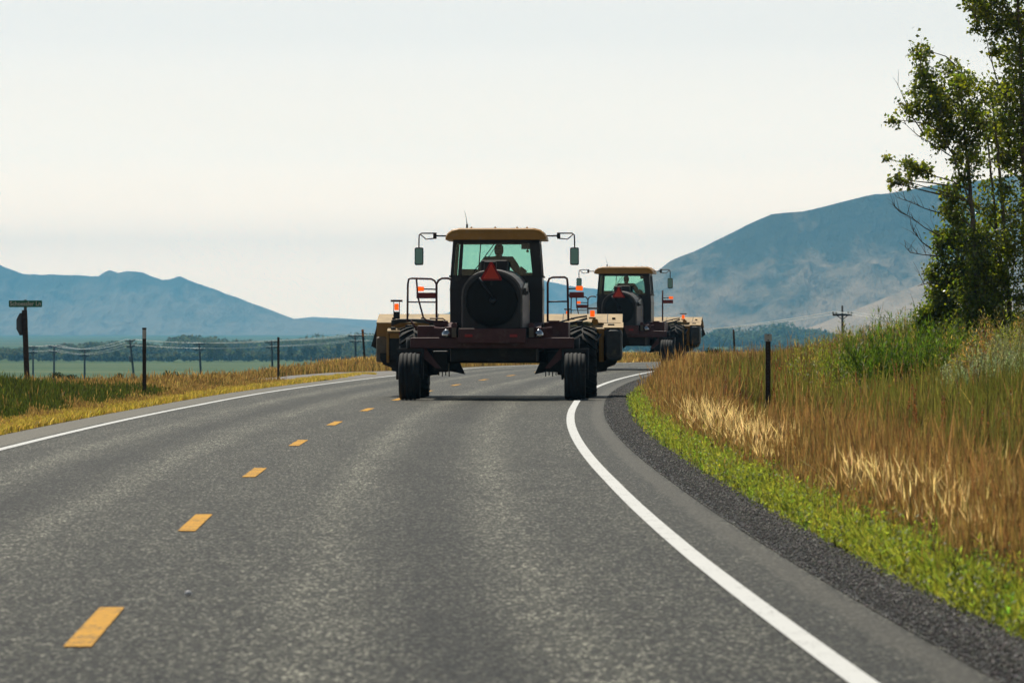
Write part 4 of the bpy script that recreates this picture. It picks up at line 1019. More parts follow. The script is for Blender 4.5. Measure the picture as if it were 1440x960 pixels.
def right_verge():
    G, H = [], []
    segs = [(19, 34, 1500), (34, 50, 1000), (50, 75, 560), (75, 105, 330), (105, 150, 170), (150, 200, 70)]
    for y0, y1, dens in segs:
        # tall meadow grass
        x, y, o = scatter_right(y0, y1, dens, 1.0, 20)
        edge = 1.42 + 0.16 * nz(x * 0, y, 1.1, 3) + 0.10 * rng.normal(size=len(x))
        k = (o > edge) & (nz(x, y, 0.22, 35) + rng.normal(0, .35, len(x)) > -0.55); x, y, o = x[k], y[k], o[k]; z = terrain(x, y)
        n = len(x)
        patch = nz(x, y, 1.6, 8)
        fgreen = np.clip(sstep(o + 0.25 * patch, 1.75, 2.5) * (0.94 - 0.45 * sstep(y, 88, 115)) * (0.45 + 0.55 * sstep(y, 24, 36)) + 0.12 * patch, 0.06, 0.95)
        isg = rng.random(n) < fgreen
        h = 0.44 + 0.10 * sstep(o, 2.2, 3.5) * (1 - sstep(y, 52, 60)) - 0.08 * sstep(y, 56, 64) * sstep(o, 2.8, 3.6) + 0.14 * sstep(y, 80, 110) + 0.08 * nz(x, y, 3.0, 2) + rng.normal(0, 0.09, n); h = np.clip(h * (0.55 + 0.45 * sstep(o, 1.3, 1.8)), 0.12, 0.95)
        h = h * (1 - 0.5 * np.exp(-((x - 0.052 * y) / 0.45) ** 2) * sstep(y, 50, 56) * (1 - sstep(y, 68, 71)))        # trampled round the marker post
        h = h * (1 - 0.2 * sstep(y, 100, 125)) * (1 + 0.22 * nz(x, y, 0.33, 31) + 0.12 * nz(x, y, 0.12, 33))
        stray = rng.random(n) < 0.02; h = np.where(stray, h * 1.45, h)
        w = 0.0022 + 0.000035 * y + rng.uniform(0, 0.001, n)
        head = ~isg & (rng.random(n) < 0.55 - 0.3 * sstep(o, 1.9, 2.8))
        cg = mixcol(jit(OLIVE, n, .4), jit(GREEN, n, .35), rng.random(n) * sstep(o, 2, 4)); cb = mixcol(jit(BROWN, n, .35), jit(STRAW, n, .35), np.clip(rng.random(n) ** 1.3 + 0.15 * patch, 0, 1))
        C = np.where(isg[:, None], cg, cb) * (1 + 0.35 * nz(x, y, 0.45, 37) + 0.2 * nz(x, y, 0.15, 39))[:, None]; C = np.clip(C, 0.01, 0.8)
        lean = np.abs(rng.normal(0.10, 0.10, n)) + 0.22 * sstep(nz(x, y, 0.6, 41), 0.1, 0.8); azc = rng.uniform(0, 2 * np.pi, n); azc = np.where(lean > 0.25, nz(x, y, 1.1, 43) * 3 + rng.normal(0, .5, n), azc)
        a = ~head
        for r in blades(x[a], y[a], z[a], h[a], w[a] * 1.15, lean[a], C[a], az=azc[a]): G.append(r)
        r = blades(x[head], y[head], z[head], h[head] * 1.12, w[head], lean[head] * 0.9, C[head], az=azc[head], head=w[head] * 1.0, headC=mixcol(jit(RUST, head.sum(), .3), jit(STRAW, head.sum(), .3), rng.random(head.sum())))
        G.append(r[0]); H.append(r[1])
    o1 = leaf_mesh('meadow_grass', np.concatenate([g[0] for g in G]), BF, np.concatenate([g[1] for g in G]), 'grass_leaf')
    tag(o1, kind='stuff')
    # pale foxtail patches in front
    for y0, y1, dens, f in ((26, 38, 750, 0), (44, 66, 650, 1)):
        x, y, o = scatter_right(y0, y1, dens, 1.35, 2.6)
        c = 0.45 * nz(x, y, 0.9, 12) + 1.0 * nz(x, y, 0.22, 14) * (1 + 0.4 * nz(x, y, 0.09, 15)) + 0.2 * rng.normal(size=len(x)) - (0.15 if f == 0 else -0.15) - 0.9 * sstep(o, 1.7 if f else 1.9, 2.2)
        if f == 0: c = c + 0.5 * sstep(o, 1.3, 1.7) - 2.0 * sstep(y, 36, 42)
        k = (c > 0.55) & (rng.random(len(x)) < 0.6); x, y = x[k], y[k]; n = len(x); z = terrain(x, y)
        h = rng.uniform(0.28, 0.60, n)
        r = blades(x, y, z, h, np.full(n, 0.003), np.abs(rng.normal(0.2, 0.2, n)), jit(STRAW, n), head=rng.uniform(0.002, 0.0042, n), headC=jit(PALE, n, .15))
        H.append(r[1])
    tag(leaf_mesh('seed_heads', np.concatenate([g[0] for g in H]), [(0, 1, 2, 3)], np.concatenate([g[1] for g in H]), 'grass_leaf'), kind='stuff')
    # low lime-green fringe creeping onto the shoulder
    V, Cc = [], []; Lf = []
    for y0, y1, dens in ((18, 32, 130), (32, 48, 100), (48, 70, 60), (70, 100, 35)):      # upright leafy seedlings in the fringe
        x, y, o = scatter_right(y0, y1, dens, 0.95, 1.75); k = rng.random(len(x)) < 0.5 + 0.5 * nz(x, y, 0.3, 19); x, y, o = x[k], y[k], o[k]; n = len(x)
        st, lf = leafy_stems(x, y, terrain(x, y), rng.uniform(0.10, 0.26, n), np.abs(rng.normal(0.12, .1, n)), rng.uniform(0, 6.28, n), 22, 0.035, 0.006, jit((0.15, 0.20, 0.035), n, .4), up=0.7, t0=0.1)
        Lf.append(lf)
    tag(leaf_mesh('fringe_weeds', np.concatenate([l[0] for l in Lf]), [(0, 1, 2, 3)], np.concatenate([l[1] for l in Lf]), 'grass_leaf'), kind='stuff')
    for y0, y1, dens in ((18, 32, 5200), (32, 48, 3600), (48, 70, 2300), (70, 110, 1300)):
        x, y, o = scatter_right(y0, y1, dens, 0.72, 1.9)
        e0 = 0.93 + 0.17 * nz(x * 0, y, 0.8, 5) + 0.15 * nz(x * 0, y, 0.21, 6) + 0.08 * nz(x * 0, y, 0.08, 7) - 0.10 * sstep(y, 55, 80); e1 = 1.40 + 0.14 * nz(x * 0, y, 0.5, 27) + 0.16 * nz(x * 0, y, 1.7, 7) + 0.1 * sstep(y, 50, 80)
        clump = nz(x, y, 0.16, 9)
        k = (o > e0 + 0.05 * rng.normal(size=len(o))) & (o < e1 + 0.05 * rng.normal(size=len(o))) & (clump + 0.7 * nz(x, y, 0.45, 29) + rng.normal(0, .3, len(o)) > -0.15 - 0.7 * sstep(o, 1.0, 1.3))
        x, y, o = x[k], y[k], o[k]; n = len(x); z = terrain(x, y); cl = clump[k]
        h = np.clip((0.095 + 0.05 * cl + rng.normal(0, 0.02, n)) * (0.45 + 0.95 * sstep(o, 0.85, 1.3)), 0.025, 0.22)
        C = mixcol(jit(LIME, n, .25), jit((0.24, 0.27, 0.055), n, .35), rng.random(n) * 0.8)
        r = blades(x, y, z, h, 0.003 + 0.00003 * y + rng.uniform(0, .003, n), np.abs(rng.normal(0.28, 0.3, n)), C)
        V.append(r[0][0]); Cc.append(r[0][1])
    tag(leaf_mesh('fringe_grass', np.concatenate(V), BF, np.concatenate(Cc), 'grass_leaf'), kind='stuff')
right_verge()

def right_weeds():
    S, L = [], []
    # band of tall green and straw weeds behind the meadow
    for y0, y1, dens, o0 in ((57, 80, 26, 3.2), (80, 110, 14, 2.2), (110, 150, 3, 5)):
        x, y, o = scatter_right(y0, y1, dens, o0, 22)
        px = 720 + x / y * F
        edge = sstep(px, 1075, 1180)
        k = rng.random(len(x)) < np.clip(edge * (0.75 + 0.5 * nz(x, y, 1.5, 15)), 0, 1); x, y, o = x[k], y[k], o[k]; n = len(x); z = terrain(x, y)
        h = (0.56 + 0.26 * sstep(o, 3, 7) + 0.14 * nz(x, y, 1.2, 16)) * rng.uniform(0.7, 1.2, n)
        g = rng.random(n) < 0.72 + 0.2 * nz(x, y, 1.5, 17)
        C = np.where(g[:, None], mixcol(jit((0.065, 0.10, 0.014), n), jit((0.17, 0.20, 0.03), n), rng.random(n)), jit((0.20, 0.15, 0.06), n))
        st, lf = leafy_stems(x, y, z, h, np.abs(rng.normal(0.12, 0.12, n)), rng.uniform(0, 6.28, n), 26, 0.075, 0.006, C)
        S.append(st); L.append(lf)
    tag(leaf_mesh('tall_weeds', np.concatenate([s_[0] for s_ in S]), BF, np.concatenate([s_[1] for s_ in S]), 'grass_leaf'), kind='stuff')
    tag(leaf_mesh('weed_leaves', np.concatenate([s_[0] for s_ in L]), [(0, 1, 2, 3)], np.concatenate([s_[1] for s_ in L]), 'grass_leaf'), kind='stuff')
right_weeds()
def rusty_spikes():
    x, y, o = scatter_right(34, 100, 1.3, 1.9, 12); n = len(x); z = terrain(x, y)
    st, lf = leafy_stems(x, y, z, rng.uniform(0.55, 0.85, n), np.abs(rng.normal(0.08, .06, n)), rng.uniform(0, 6.28, n), 60, 0.02, 0.006, jit((0.14, 0.06, 0.035), n), up=0.9, t0=0.55)
    tag(leaf_mesh('rusty_weeds', lf[0], [(0, 1, 2, 3)], lf[1], 'grass_leaf'), kind='stuff')
    tag(leaf_mesh('weed_stalks', st[0], BF, st[1], 'grass_leaf'), kind='stuff')
rusty_spikes()
def shoulder_gravel():
    n = 76000; y = 17 + 125 * rng.random(n) ** 1.9; o = np.abs(rng.normal(0.0, 0.16, n)); u = 4.36 + np.clip(rng.normal(0, 0.17, n), -0.31, 0.5)
    x = road_x(y, u); r = rng.uniform(0.003, 0.010, n)
    oct_ = np.array([(1, 0, 0), (0, 1, 0), (-1, 0, 0), (0, -1, 0), (0, 0, 0.8), (0, 0, -0.8)], float)
    V = oct_[None] * (1 + rng.normal(0, .25, (n, 6, 1))) * r[:, None, None]
    a = rng.uniform(0, 6.28, n); ca, sa = np.cos(a)[:, None], np.sin(a)[:, None]
    V = np.stack([V[..., 0] * ca - V[..., 1] * sa, V[..., 0] * sa + V[..., 1] * ca, V[..., 2]], -1)
    zz = np.where(u > 4.5, -0.01, 0.0)
    V = V + np.stack([x, y, zz + r * 0.5], -1)[:, None]
    C = jit((0.045, 0.043, 0.042), n, .5); br = rng.random(n) < 0.06; C[br] = jit((0.28, 0.27, 0.25), int(br.sum()), .2)
    F8 = [(0, 1, 4), (1, 2, 4), (2, 3, 4), (3, 0, 4), (1, 0, 5), (2, 1, 5), (3, 2, 5), (0, 3, 5)]
    tag(leaf_mesh('gravel', V, F8, C, 'stone_bits'), kind='stuff')
m_ = bpy.data.materials.new('stone_bits'); m_.use_nodes = True; MATS['stone_bits'] = m_
at_ = m_.node_tree.nodes.new('ShaderNodeAttribute'); at_.attribute_name = 'Col'
m_.node_tree.links.new(at_.outputs['Color'], m_.node_tree.nodes['Principled BSDF'].inputs['Base Color']); m_.node_tree.nodes['Principled BSDF'].inputs['Roughness'].default_value = 0.7
shoulder_gravel()

def stem_bush(name, label, c, nstem, h, spread, C, nl=34, ll=0.07, lw=0.0045, cat='bush', group=None, lean=0.45):
    a = rng.uniform(0, 2 * np.pi, nstem); r = np.sqrt(rng.random(nstem)) * spread
    x = c[0] + np.cos(a) * r * 0.45; y = c[1] + np.sin(a) * r * 0.45; z = terrain(x, y)
    hh = h * rng.uniform(0.6, 1.08, nstem) * (1 - 0.25 * (r / spread) ** 2)
    col_ = mixcol(jit(C, nstem), jit(tuple(v * 1.6 for v in C), nstem), rng.random(nstem) ** 2)
    st, lf = leafy_stems(x, y, z, hh, lean * r / spread + 0.04, a, nl, ll, lw, col_, up=0.9, t0=0.12)
    e = empty(name, (c[0], c[1], float(terrain(c[0], c[1])))); M = Matrix.Translation(-e.location)
    off = np.array(e.location)
    leaf_mesh('stem', st[0] - off, BF, st[1], 'grass_leaf', e); leaf_mesh('foliage', lf[0] - off, [(0, 1, 2, 3)], lf[1], 'grass_leaf', e)
    tag(e, label, cat, group); return e
stem_bush('willow_bush', 'tall spiky upright green bush standing in the meadow grass before the trees', (at(1262, 0, 59).x, 59, 0), 260, 1.30, 0.80, (0.040, 0.080, 0.010), 40, 0.095, 0.0055)
stem_bush('willow_bush', 'smaller green stemmed bush behind the upright willow, right of the marker post', (at(1200, 0, 68).x, 68, 0), 180, 0.85, 0.6, (0.065, 0.105, 0.012), 44)
stem_bush('willow_bush', 'green bush in front of the foot of the leafy trees', (at(1320, 0, 70).x, 70, 0), 200, 0.95, 0.8, (0.055, 0.085, 0.012), 44)
stem_bush('sagebrush', 'lower silvery grey-green sagebrush in front of the tree foot', (at(1388, 0, 52).x, 52, 0), 320, 0.78, 0.5, (0.13, 0.17, 0.125), 70, 0.035, 0.005, group='sagebrush on the bank', lean=0.6)
stem_bush('sagebrush', 'taller greyish sagebrush highest on the bank beneath the tallest tree', (at(1436, 0, 56).x, 56, 0), 320, 0.92, 0.5, (0.13, 0.155, 0.10), 70, 0.035, 0.005, group='sagebrush on the bank', lean=0.6)
stem_bush('dry_bush', 'rusty brown dry weed clump in front of the tree foot on the bank', (at(1402, 0, 60).x, 60, 0), 220, 0.85, 0.6, (0.17, 0.08, 0.04), 20, 0.03, 0.004)

def left_verge():
    G, H, Lw = [], [], []
    def sc_left(y0, y1, dens, o0, o1):
        mx = o1 - o0; n = int(dens * mx * (y1 - y0)); y = rng.uniform(y0, y1, n); o = o0 + rng.uniform(0, mx, n); x = xl(y) - o
        k = x > -0.20 * y - 4; return x[k], y[k], o[k]
    for y0, y1, dens in ((16, 48, 260), (48, 75, 330), (75, 110, 260), (110, 150, 150), (150, 215, 80)):
        x, y, o = sc_left(y0, y1, dens, 1.0, 16)
        k = o > 1.15 + 0.2 * nz(x * 0, y, 1.3, 3); 
        # keep the side road clear
        cx = np.interp(y, [100, 108, 113, 118, 124, 132, 146, 158], [-120, -60, -30, -18, -12, -8.4, -6.0, -3.6])
        onroad = (y > 99) & (y < 160) & (np.abs(x - cx) < np.interp(y, [100, 118, 124, 132, 146, 158], [20, 7.0, 5.0, 3.9, 3.2, 3.0]))
        k &= ~onroad
        x, y, o = x[k], y[k], o[k]; n = len(x); z = terrain(x, y)
        mound = np.exp(-((x + 10.6) / 2.6) ** 4 - ((y - 83) / 14.0) ** 4) + 0.4 * nz(x, y, 1.8, 21) * (y < 110)
        green = rng.random(n) < np.where(y < 112, sstep(mound, 0.15, 0.55), 0.16 + 0.22 * nz(x, y, 2.5, 4))
        # near foreground strip is brown and dry
        dry = np.where(o < 1.4, 0.9, 0.0); green |= (y < 103 + 4 * nz(x, y, 2.0, 3)) & (o > 1.45 + 0.25 * nz(x, y, 1.1, 2)) & (rng.random(n) < 0.95); green &= rng.random(n) > dry
        h = np.where(green, 0.22, 0.27) + rng.normal(0, 0.06, n); h = h * (0.4 + 0.6 * sstep(o, 1.1, 2.2)) * (0.85 + 0.35 * nz(x, y, 3, 5)) + 0.12 * sstep(y, 140, 165); h = np.clip(h, 0.06, 0.8)
        w = 0.003 + 0.00005 * y
        C = np.where(green[:, None], mixcol(jit((0.020, 0.036, 0.010), n), jit((0.055, 0.072, 0.018), n), rng.random(n)), mixcol(jit((0.10, 0.065, 0.032), n), jit((0.23, 0.175, 0.085), n), np.clip(rng.random(n) + 0.25 * nz(x, y, 2, 6), 0, 1)))
        a = rng.random(n) < 0.6
        G.append(blades(x[a], y[a], z[a], h[a], np.full(a.sum(), 1.0) * w[a], np.abs(rng.normal(0.25, 0.2, a.sum())), C[a])[0])
        b = ~a; r = blades(x[b], y[b], z[b], h[b] * 1.15, w[b], np.abs(rng.normal(0.15, 0.12, b.sum())), C[b], head=w[b] * 1.1, headC=C[b] * 1.15); G.append(r[0]); H.append(r[1])
    # yellow-green short fringe
    for y0, y1, dens in ((16, 48, 1200), (48, 80, 1400), (80, 150, 600)):
        x, y, o = sc_left(y0, y1, dens, 0.72, 1.75)
        k = (o > 0.86 + 0.08 * nz(x * 0, y, 0.8, 2)) & (o < 1.5 + 0.2 * nz(x * 0, y, 2.2, 9)); x, y, o = x[k], y[k], o[k]; n = len(x)
        C = mixcol(jit((0.20, 0.19, 0.03), n), jit((0.32, 0.24, 0.09), n), rng.random(n))
        G.append(blades(x, y, terrain(x, y), rng.uniform(0.04, 0.13, n), np.full(n, 0.0065), np.abs(rng.normal(0.4, 0.3, n)), C)[0])
    # dry grass bank beyond the bend of the road
    n = 60000; x = rng.uniform(-9, 34, n); y = rng.uniform(196, 262, n)
    k = (xl(y) - x > 1.1); x, y = x[k], y[k]; n = len(x); z = base_z(x, y)
    C = mixcol(jit((0.30, 0.21, 0.09), n), jit((0.46, 0.34, 0.17), n), rng.random(n))
    G.append(blades(x, y, z, rng.uniform(0.08, 0.26, n), np.full(n, 0.016), np.abs(rng.normal(0.3, 0.2, n)), C)[0])
    tag(leaf_mesh('roadside_grass', np.concatenate([g[0] for g in G]), BF, np.concatenate([g[1] for g in G]), 'grass_leaf'), kind='stuff')
    tag(leaf_mesh('dry_seed_heads', np.concatenate([g[0] for g in H]), [(0, 1, 2, 3)], np.concatenate([g[1] for g in H]), 'grass_leaf'), kind='stuff')
left_verge()

def card_cloud(centers, radii, per, size, C, flat=1.0, jt=0.3):
    """random leaf quads spread through ellipsoids"""
    V = []; CC = []
    for (c, r, k) in zip(centers, radii, per):
        d = rng.normal(size=(k, 3)); d /= np.linalg.norm(d, axis=1)[:, None]; rad = rng.random(k) ** 0.45
        P = np.array(c) + d * rad[:, None] * np.array(r)
        u = rng.normal(size=(k, 3)); u /= np.linalg.norm(u, axis=1)[:, None]
        v = np.cross(u, rng.normal(size=(k, 3))); v /= np.linalg.norm(v, axis=1)[:, None]
        s = (size * rng.uniform(0.6, 1.4, k))[:, None]
        V.append(np.stack([P - u * s, P + v * s * 0.55, P + u * s, P - v * s * 0.55], 1)); CC.append(jit(C, k, jt))
    return np.concatenate(V), np.concatenate(CC)

# distant woods: uncountable masses across the valley
def woods():
    def mass(name, rows, C, size):
        cs, rs, pr = [], [], []
        for (pxa, pxb, d, hpx, n) in rows:
            for i in range(n):
                px = rng.uniform(pxa, pxb); dd = d + rng.uniform(-40, 40); u = px / 60.0
                hh = hpx * (0.74 + 0.26 * math.sin(u * 1.3 + d) + 0.10 * math.sin(u * 5.1 + d) + 0.15 * rng.normal()) ; hh = max(hh, hpx * 0.3)
                H = hh / F * dd; p = at(px, 462, dd); g = -13.0 if dd > 1600 else float(base_z(p.x, dd))
                cs.append((p.x, dd, g + H * 0.48)); rs.append((H * rng.uniform(0.6, 1.4), H * 0.7, H * 0.52)); pr.append(240)
        V, CC = card_cloud(cs, rs, pr, size, C)
        tag(leaf_mesh(name, V, [(0, 1, 2, 3)], CC, 'far_leaf'), kind='stuff')
    mass('far_woods', [(-120, 620, 2300, 11, 230), (-120, 250, 2700, 16, 90), (250, 620, 3000, 22, 150), (430, 620, 2500, 20, 40)], (0.12, 0.145, 0.08), 1.05)
    mass('far_woods', [(600, 1500, 3900, 17, 260), (960, 1160, 4200, 24, 80), (600, 1500, 3300, 7, 120)], (0.12, 0.145, 0.08), 1.6)
    mass('hedge_line', [(900, 1500, 2500, 4.5, 200), (900, 1500, 2900, 4, 200)], (0.05, 0.055, 0.025), 0.7)
woods()

def far_tree(px, ytop, ybase, wpx, d, label, name='tree', C=(0.10, 0.12, 0.065), group=None, trunk=True, lumps=9):
    p = at(px, ybase, d); H = (ybase - ytop) / F * d; W = wpx / F * d
    e = empty(name, p); cs, rs, pr = [], [], []
    for i in range(lumps):
        a = rng.uniform(0, 6.28); q = rng.random() ** 0.6
        zz = H * rng.uniform(0.35, 0.82); q *= math.sqrt(max(0.15, 1 - ((zz / H - 0.5) / 0.5) ** 2))
        cs.append((math.cos(a) * q * W * 0.36, math.sin(a) * q * W * 0.36, zz)); rs.append((W * 0.20, W * 0.20, H * 0.17)); pr.append(170)
    cs.append((0, 0, H * 0.45)); rs.append((W * 0.36, W * 0.36, H * 0.38)); pr.append(500)
    V, CC = card_cloud(cs, rs, pr, H * 0.055, C)
    leaf_mesh('crown', V, [(0, 1, 2, 3)], CC, 'far_leaf', e)
    if trunk: part('trunk', 'bark', e, lambda b: b.tube([(0, 0, -0.3), (0, 0, H * 0.3), (W * .05, 0, H * 0.6)], [H * 0.035, H * 0.025, H * .01], 6))
    tag(e, label, 'tree' if trunk else 'bush', group); return e
far_tree(301, 478, 505, 40, 2100, 'broad rounded tree rising highest out of the far woods on the left')
far_tree(336, 487, 505, 13, 2100, 'small round tree just right of the broad rounded far tree')
for px, yt, w, lb in ((408, 486, 11, 'leftmost small tree poking above the far woods between the poles'), (430, 485, 13, 'second small tree poking above the far woods'), (440, 483, 12, 'tallest of the small trees above the far woods'), (476, 482, 9, 'narrow tree above the far woods beside the last left pole'), (165, 491, 12, 'small tree above the far woods right of the third pole')):
    far_tree(px, yt, 505, w, 2200, lb, group='trees above the far woods')
far_tree(1211, 462, 485, 18, 3300, 'dark tree in the hazy valley right of the utility pole')
far_tree(1178, 468, 485, 26, 3300, 'wide low tree in the hazy valley behind the utility pole')
for px, yt, yb, w, d, lb in ((90, 519, 533, 54, 190, 'dark green bush behind the street sign, left in the dry field'), (120, 525, 534, 26, 200, 'low dark bush by the third utility pole'), (244, 512, 530, 38, 215, 'rounded dark bush right of the white-topped marker post'), (302, 516, 530, 18, 215, 'small dark bush at the foot of a utility pole'), (322, 518, 530, 16, 215, 'small dark bush right of the pole foot'), (165, 523, 533, 24, 205, 'low dark bush between the third pole and the marker post'), (940, 488, 505, 26, 240, 'dark low bush beside the tyres of the farther windrower'), (1002, 487, 502, 30, 230, 'dark low bush left of the right fence post')):
    p = at(px, yb, d)
    e = far_tree(px, yt, yb, w, d, lb, 'bush', (0.030, 0.042, 0.016), 'bushes in the dry field', False, 8)
    gz = float(terrain(p.x, d)); e.location.z = min(p.z, p.z)
    # stand on the ground: extend the crown down
    if p.z > gz + 0.05: e.scale.z = 1.0 + (p.z - gz) / max(0.2, (yb - yt) / F * d); e.location.z = gz

# ---------------------------------------------------------------- leafy trees on the right bank
def big_tree(name, label, d, trunk, clumps, C, leaf=0.040, per=1.0, dead=(), group='leafy trees on the right bank', shade=None):
    """trunk: list of stems, each a list of (px, py, radius); clumps: (px, py, r_px, depth_m)"""
    base = at(trunk[0][0][0], trunk[0][0][1], d); base.z = float(terrain(base.x, d))
    e = empty(name, base); off = np.array(base)
    tb = MB(); stems = []
    for st in trunk:
        pts = [at(px, py, d + (q[0] if q else 0)) for px, py, r, *q in st]
        if st is trunk[0]: pts[0].z = base.z - 0.15
        # smooth the stem
        P, Rr = [], []
        for i in range(len(pts) - 1):
            for k in range(4):
                t = k / 4; p = pts[i].lerp(pts[i + 1], t); P.append(p - base + Vector((random.gauss(0, .008), random.gauss(0, .01), 0))); Rr.append((st[i][2] * (1 - t) + st[i + 1][2] * t) * 0.58)
        P.append(pts[-1] - base); Rr.append(st[-1][2])
        tb.tube(P, Rr, 8); stems.append([(p, r) for p, r in zip(P, Rr)])
    allp = [q for s_ in stems for q in s_]
    tw = MB(); V, CC = [], []
    for px, py, r, dz in clumps:
        c = at(px, py, d + dz) - base; rr = r / F * d
        # limb from a lower stem point to the clump
        cand = sorted(allp, key=lambda q: (q[0] - c).length + max(0, q[0].z - (c.z - 0.25 * rr - 0.12)) * 3)
        s0, r0 = cand[0]
        mid = s0.lerp(c, 0.5) + Vector((random.gauss(0, .05), random.gauss(0, .05), -0.05 * (c - s0).length + 0.06))
        ln = (c - s0).length
        if ln > 0.08: tb.tube([s0, s0.lerp(mid, .6), mid, c], [min(r0 * 0.55, 0.008 + 0.014 * ln)] + [0.006 + 0.010 * ln, 0.005 + 0.007 * ln, 0.004], 6)
        nt_ = max(5, int(13 * rr / 0.35))
        for k in range(nt_):
            dv = Vector(rng.normal(size=3)); dv.normalize(); dv.z = dv.z * 0.8 + 0.1; L = rr * random.uniform(0.5, 1.6)
            tip = c + dv * L; mm = c + dv * L * 0.5 + Vector((0, 0, -0.03))
            tw.tube([c, mm, tip], [0.0045, 0.0035, 0.0018], 4)
            nl = int(per * random.uniform(32, 68) * min(1.0, rr / 0.26)); ts = rng.uniform(0.25, 1.05, nl)
            A = np.array(c)[None] + np.array(dv)[None] * (L * ts)[:, None] + rng.normal(0, rr * 0.20 + 0.025, (nl, 3))
            s = leaf * rng.uniform(0.6, 1.25, nl)[:, None]
            u = rng.normal(size=(nl, 3)) + np.array([0, 0, -0.7]); u /= np.linalg.norm(u, axis=1)[:, None]
            v = np.cross(u, rng.normal(size=(nl, 3))); v /= np.linalg.norm(v, axis=1)[:, None]; nn = np.cross(u, v)
            V.append(np.stack([A, A + u * s * 0.55 + v * s * 0.62 + nn * s * .12, A + u * s * 1.35 + u * s * .3, A + u * s * 0.55 - v * s * 0.62 + nn * s * .12], 1))
            tone = 1 + 0.25 * rng.normal()
            c_ = jit([q * max(0.5, tone) for q in C], nl, 0.3); yl = rng.random(nl) < 0.28
            c_[yl] = jit((C[0] * 2.1, C[1] * 1.75, C[2] * 1.4), int(yl.sum()), 0.2); CC.append(c_)
    for ln_ in dead:
        pts = [at(px, py, d + ln_[0]) - base for px, py in ln_[1:]]
        tw_keep = tw; tw = MB()
        tw.tube(pts, [0.012] + [0.007] * (len(pts) - 2) + [0.003] if len(pts) > 2 else [0.01, 0.003], 5)
        for i in range(len(pts) - 1):
            for k in range(4):
                p = pts[i].lerp(pts[i + 1], random.random()); q = p + Vector((random.gauss(-.08, .1), random.gauss(0, .08), random.gauss(.12, .1)))
                tw.tube([p, p.lerp(q, .5) + Vector((0, 0, .02)), q], [0.004, .003, 0.0015], 4)
        tw.build('dead_branch', 'twig', e); tw = tw_keep
    tb.build('trunk', 'bark', e); tw.build('twigs', 'twig', e)
    leaf_mesh('crown', np.concatenate(V), [(0, 1, 2, 3)], np.concatenate(CC), 'tree_leaf', e)
    tag(e, label, 'tree', group); return e
D_T = 75
LEAFC = (0.075, 0.105, 0.016)
big_tree('poplar_tree', 'leafy tree with bare dead twigs, its crown reaching farthest towards the machines', D_T,
  [[(1378, 500, .075), (1374, 400, .07), (1370, 330, .062), (1366, 290, .058), (1362, 240, .05), (1357, 190, .035), (1352, 130, .02), (1346, 95, .01)], [(1368, 300, .03), (1345, 230, .022), (1325, 185, .016), (1308, 130, .01)], [(1366, 270, .03), (1340, 255, .02), (1308, 246, .012)]],
  [(1294, 78, 17, 0), (1300, 70, 10, .2), (1302, 108, 23, 0), (1284, 128, 14, .1), (1318, 128, 24, .2), (1275, 158, 14, 0), (1257, 168, 8, 0), (1290, 150, 14, -.1), (1312, 158, 24, -.2), (1330, 145, 26, .3), (1338, 182, 26, 0), (1316, 190, 16, .2), (1352, 120, 26, -.3), (1340, 100, 18, .2), (1362, 160, 28, .2), (1360, 200, 24, -.2), (1322, 205, 12, 0),
   (1274, 230, 12, 0), (1290, 234, 14, .1), (1303, 240, 12, 0), (1284, 245, 8, .1), (1262, 252, 9, 0), (1256, 257, 5, 0), (1272, 255, 8, 0), (1248, 223, 4, 0), (1385, 130, 28, .2), (1380, 175, 26, -.3), (1345, 225, 16, .2), (1355, 250, 18, -.1), (1335, 270, 16, .1), (1348, 285, 22, 0), (1375, 222, 18, .2), (1330, 300, 14, 0)],
  LEAFC, dead=[(0, (1322, 332), (1300, 320), (1282, 306), (1265, 298), (1254, 286)), (0.1, (1322, 300), (1300, 293), (1280, 284), (1262, 278)), (-.1, (1310, 350), (1296, 340), (1285, 325), (1280, 315)), (0, (1318, 360), (1297, 358), (1280, 355), (1272, 346)), (.2, (1345, 225), (1315, 205), (1290, 190), (1270, 172)), (0, (1300, 190), (1280, 160), (1262, 118))])
big_tree('poplar_tree', 'tallest leafy tree, its crown highest of all against the sky', D_T + 1.5,
  [[(1446, 500, .085), (1443, 380, .08), (1440, 250, .07), (1437, 120, .055), (1434, 50, .045), (1430, 0, .04), (1428, -60, .02), (1426, -110, .01)], [(1440, 200, .035), (1415, 150, .022), (1396, 90, .015), (1385, 50, .01)], [(1440, 120, .03), (1480, 60, .02), (1500, 0, .01)]],
  [(1368, 4, 20, 0), (1352, -6, 10, 0), (1384, 22, 20, .2), (1400, 5, 26, 0), (1372, 38, 10, 0), (1402, 42, 22, -.2), (1424, 28, 28, .3), (1440, 55, 34, 0), (1425, 80, 24, .2), (1398, 72, 10, 0), (1445, 110, 34, -.2), (1420, 128, 24, .3), (1404, 140, 18, .1), (1430, 155, 28, 0), (1450, 180, 36, .2), (1422, 190, 28, -.2), (1400, 180, 20, .2), (1440, 215, 34, .3), (1415, 222, 22, .2), (1448, 255, 30, 0),
   (1410, -30, 32, 0), (1440, -40, 36, .3), (1380, -30, 22, 0), (1430, -80, 34, 0), (1490, 20, 44, .3), (1490, 100, 46, 0), (1500, 190, 46, .4), (1480, -60, 40, 0), (1490, 270, 40, 0), (1430, -115, 22, 0), (1460, 0, 30, 0)],
  LEAFC, dead=[(.2, (1438, 320), (1410, 312), (1385, 292), (1360, 300))])
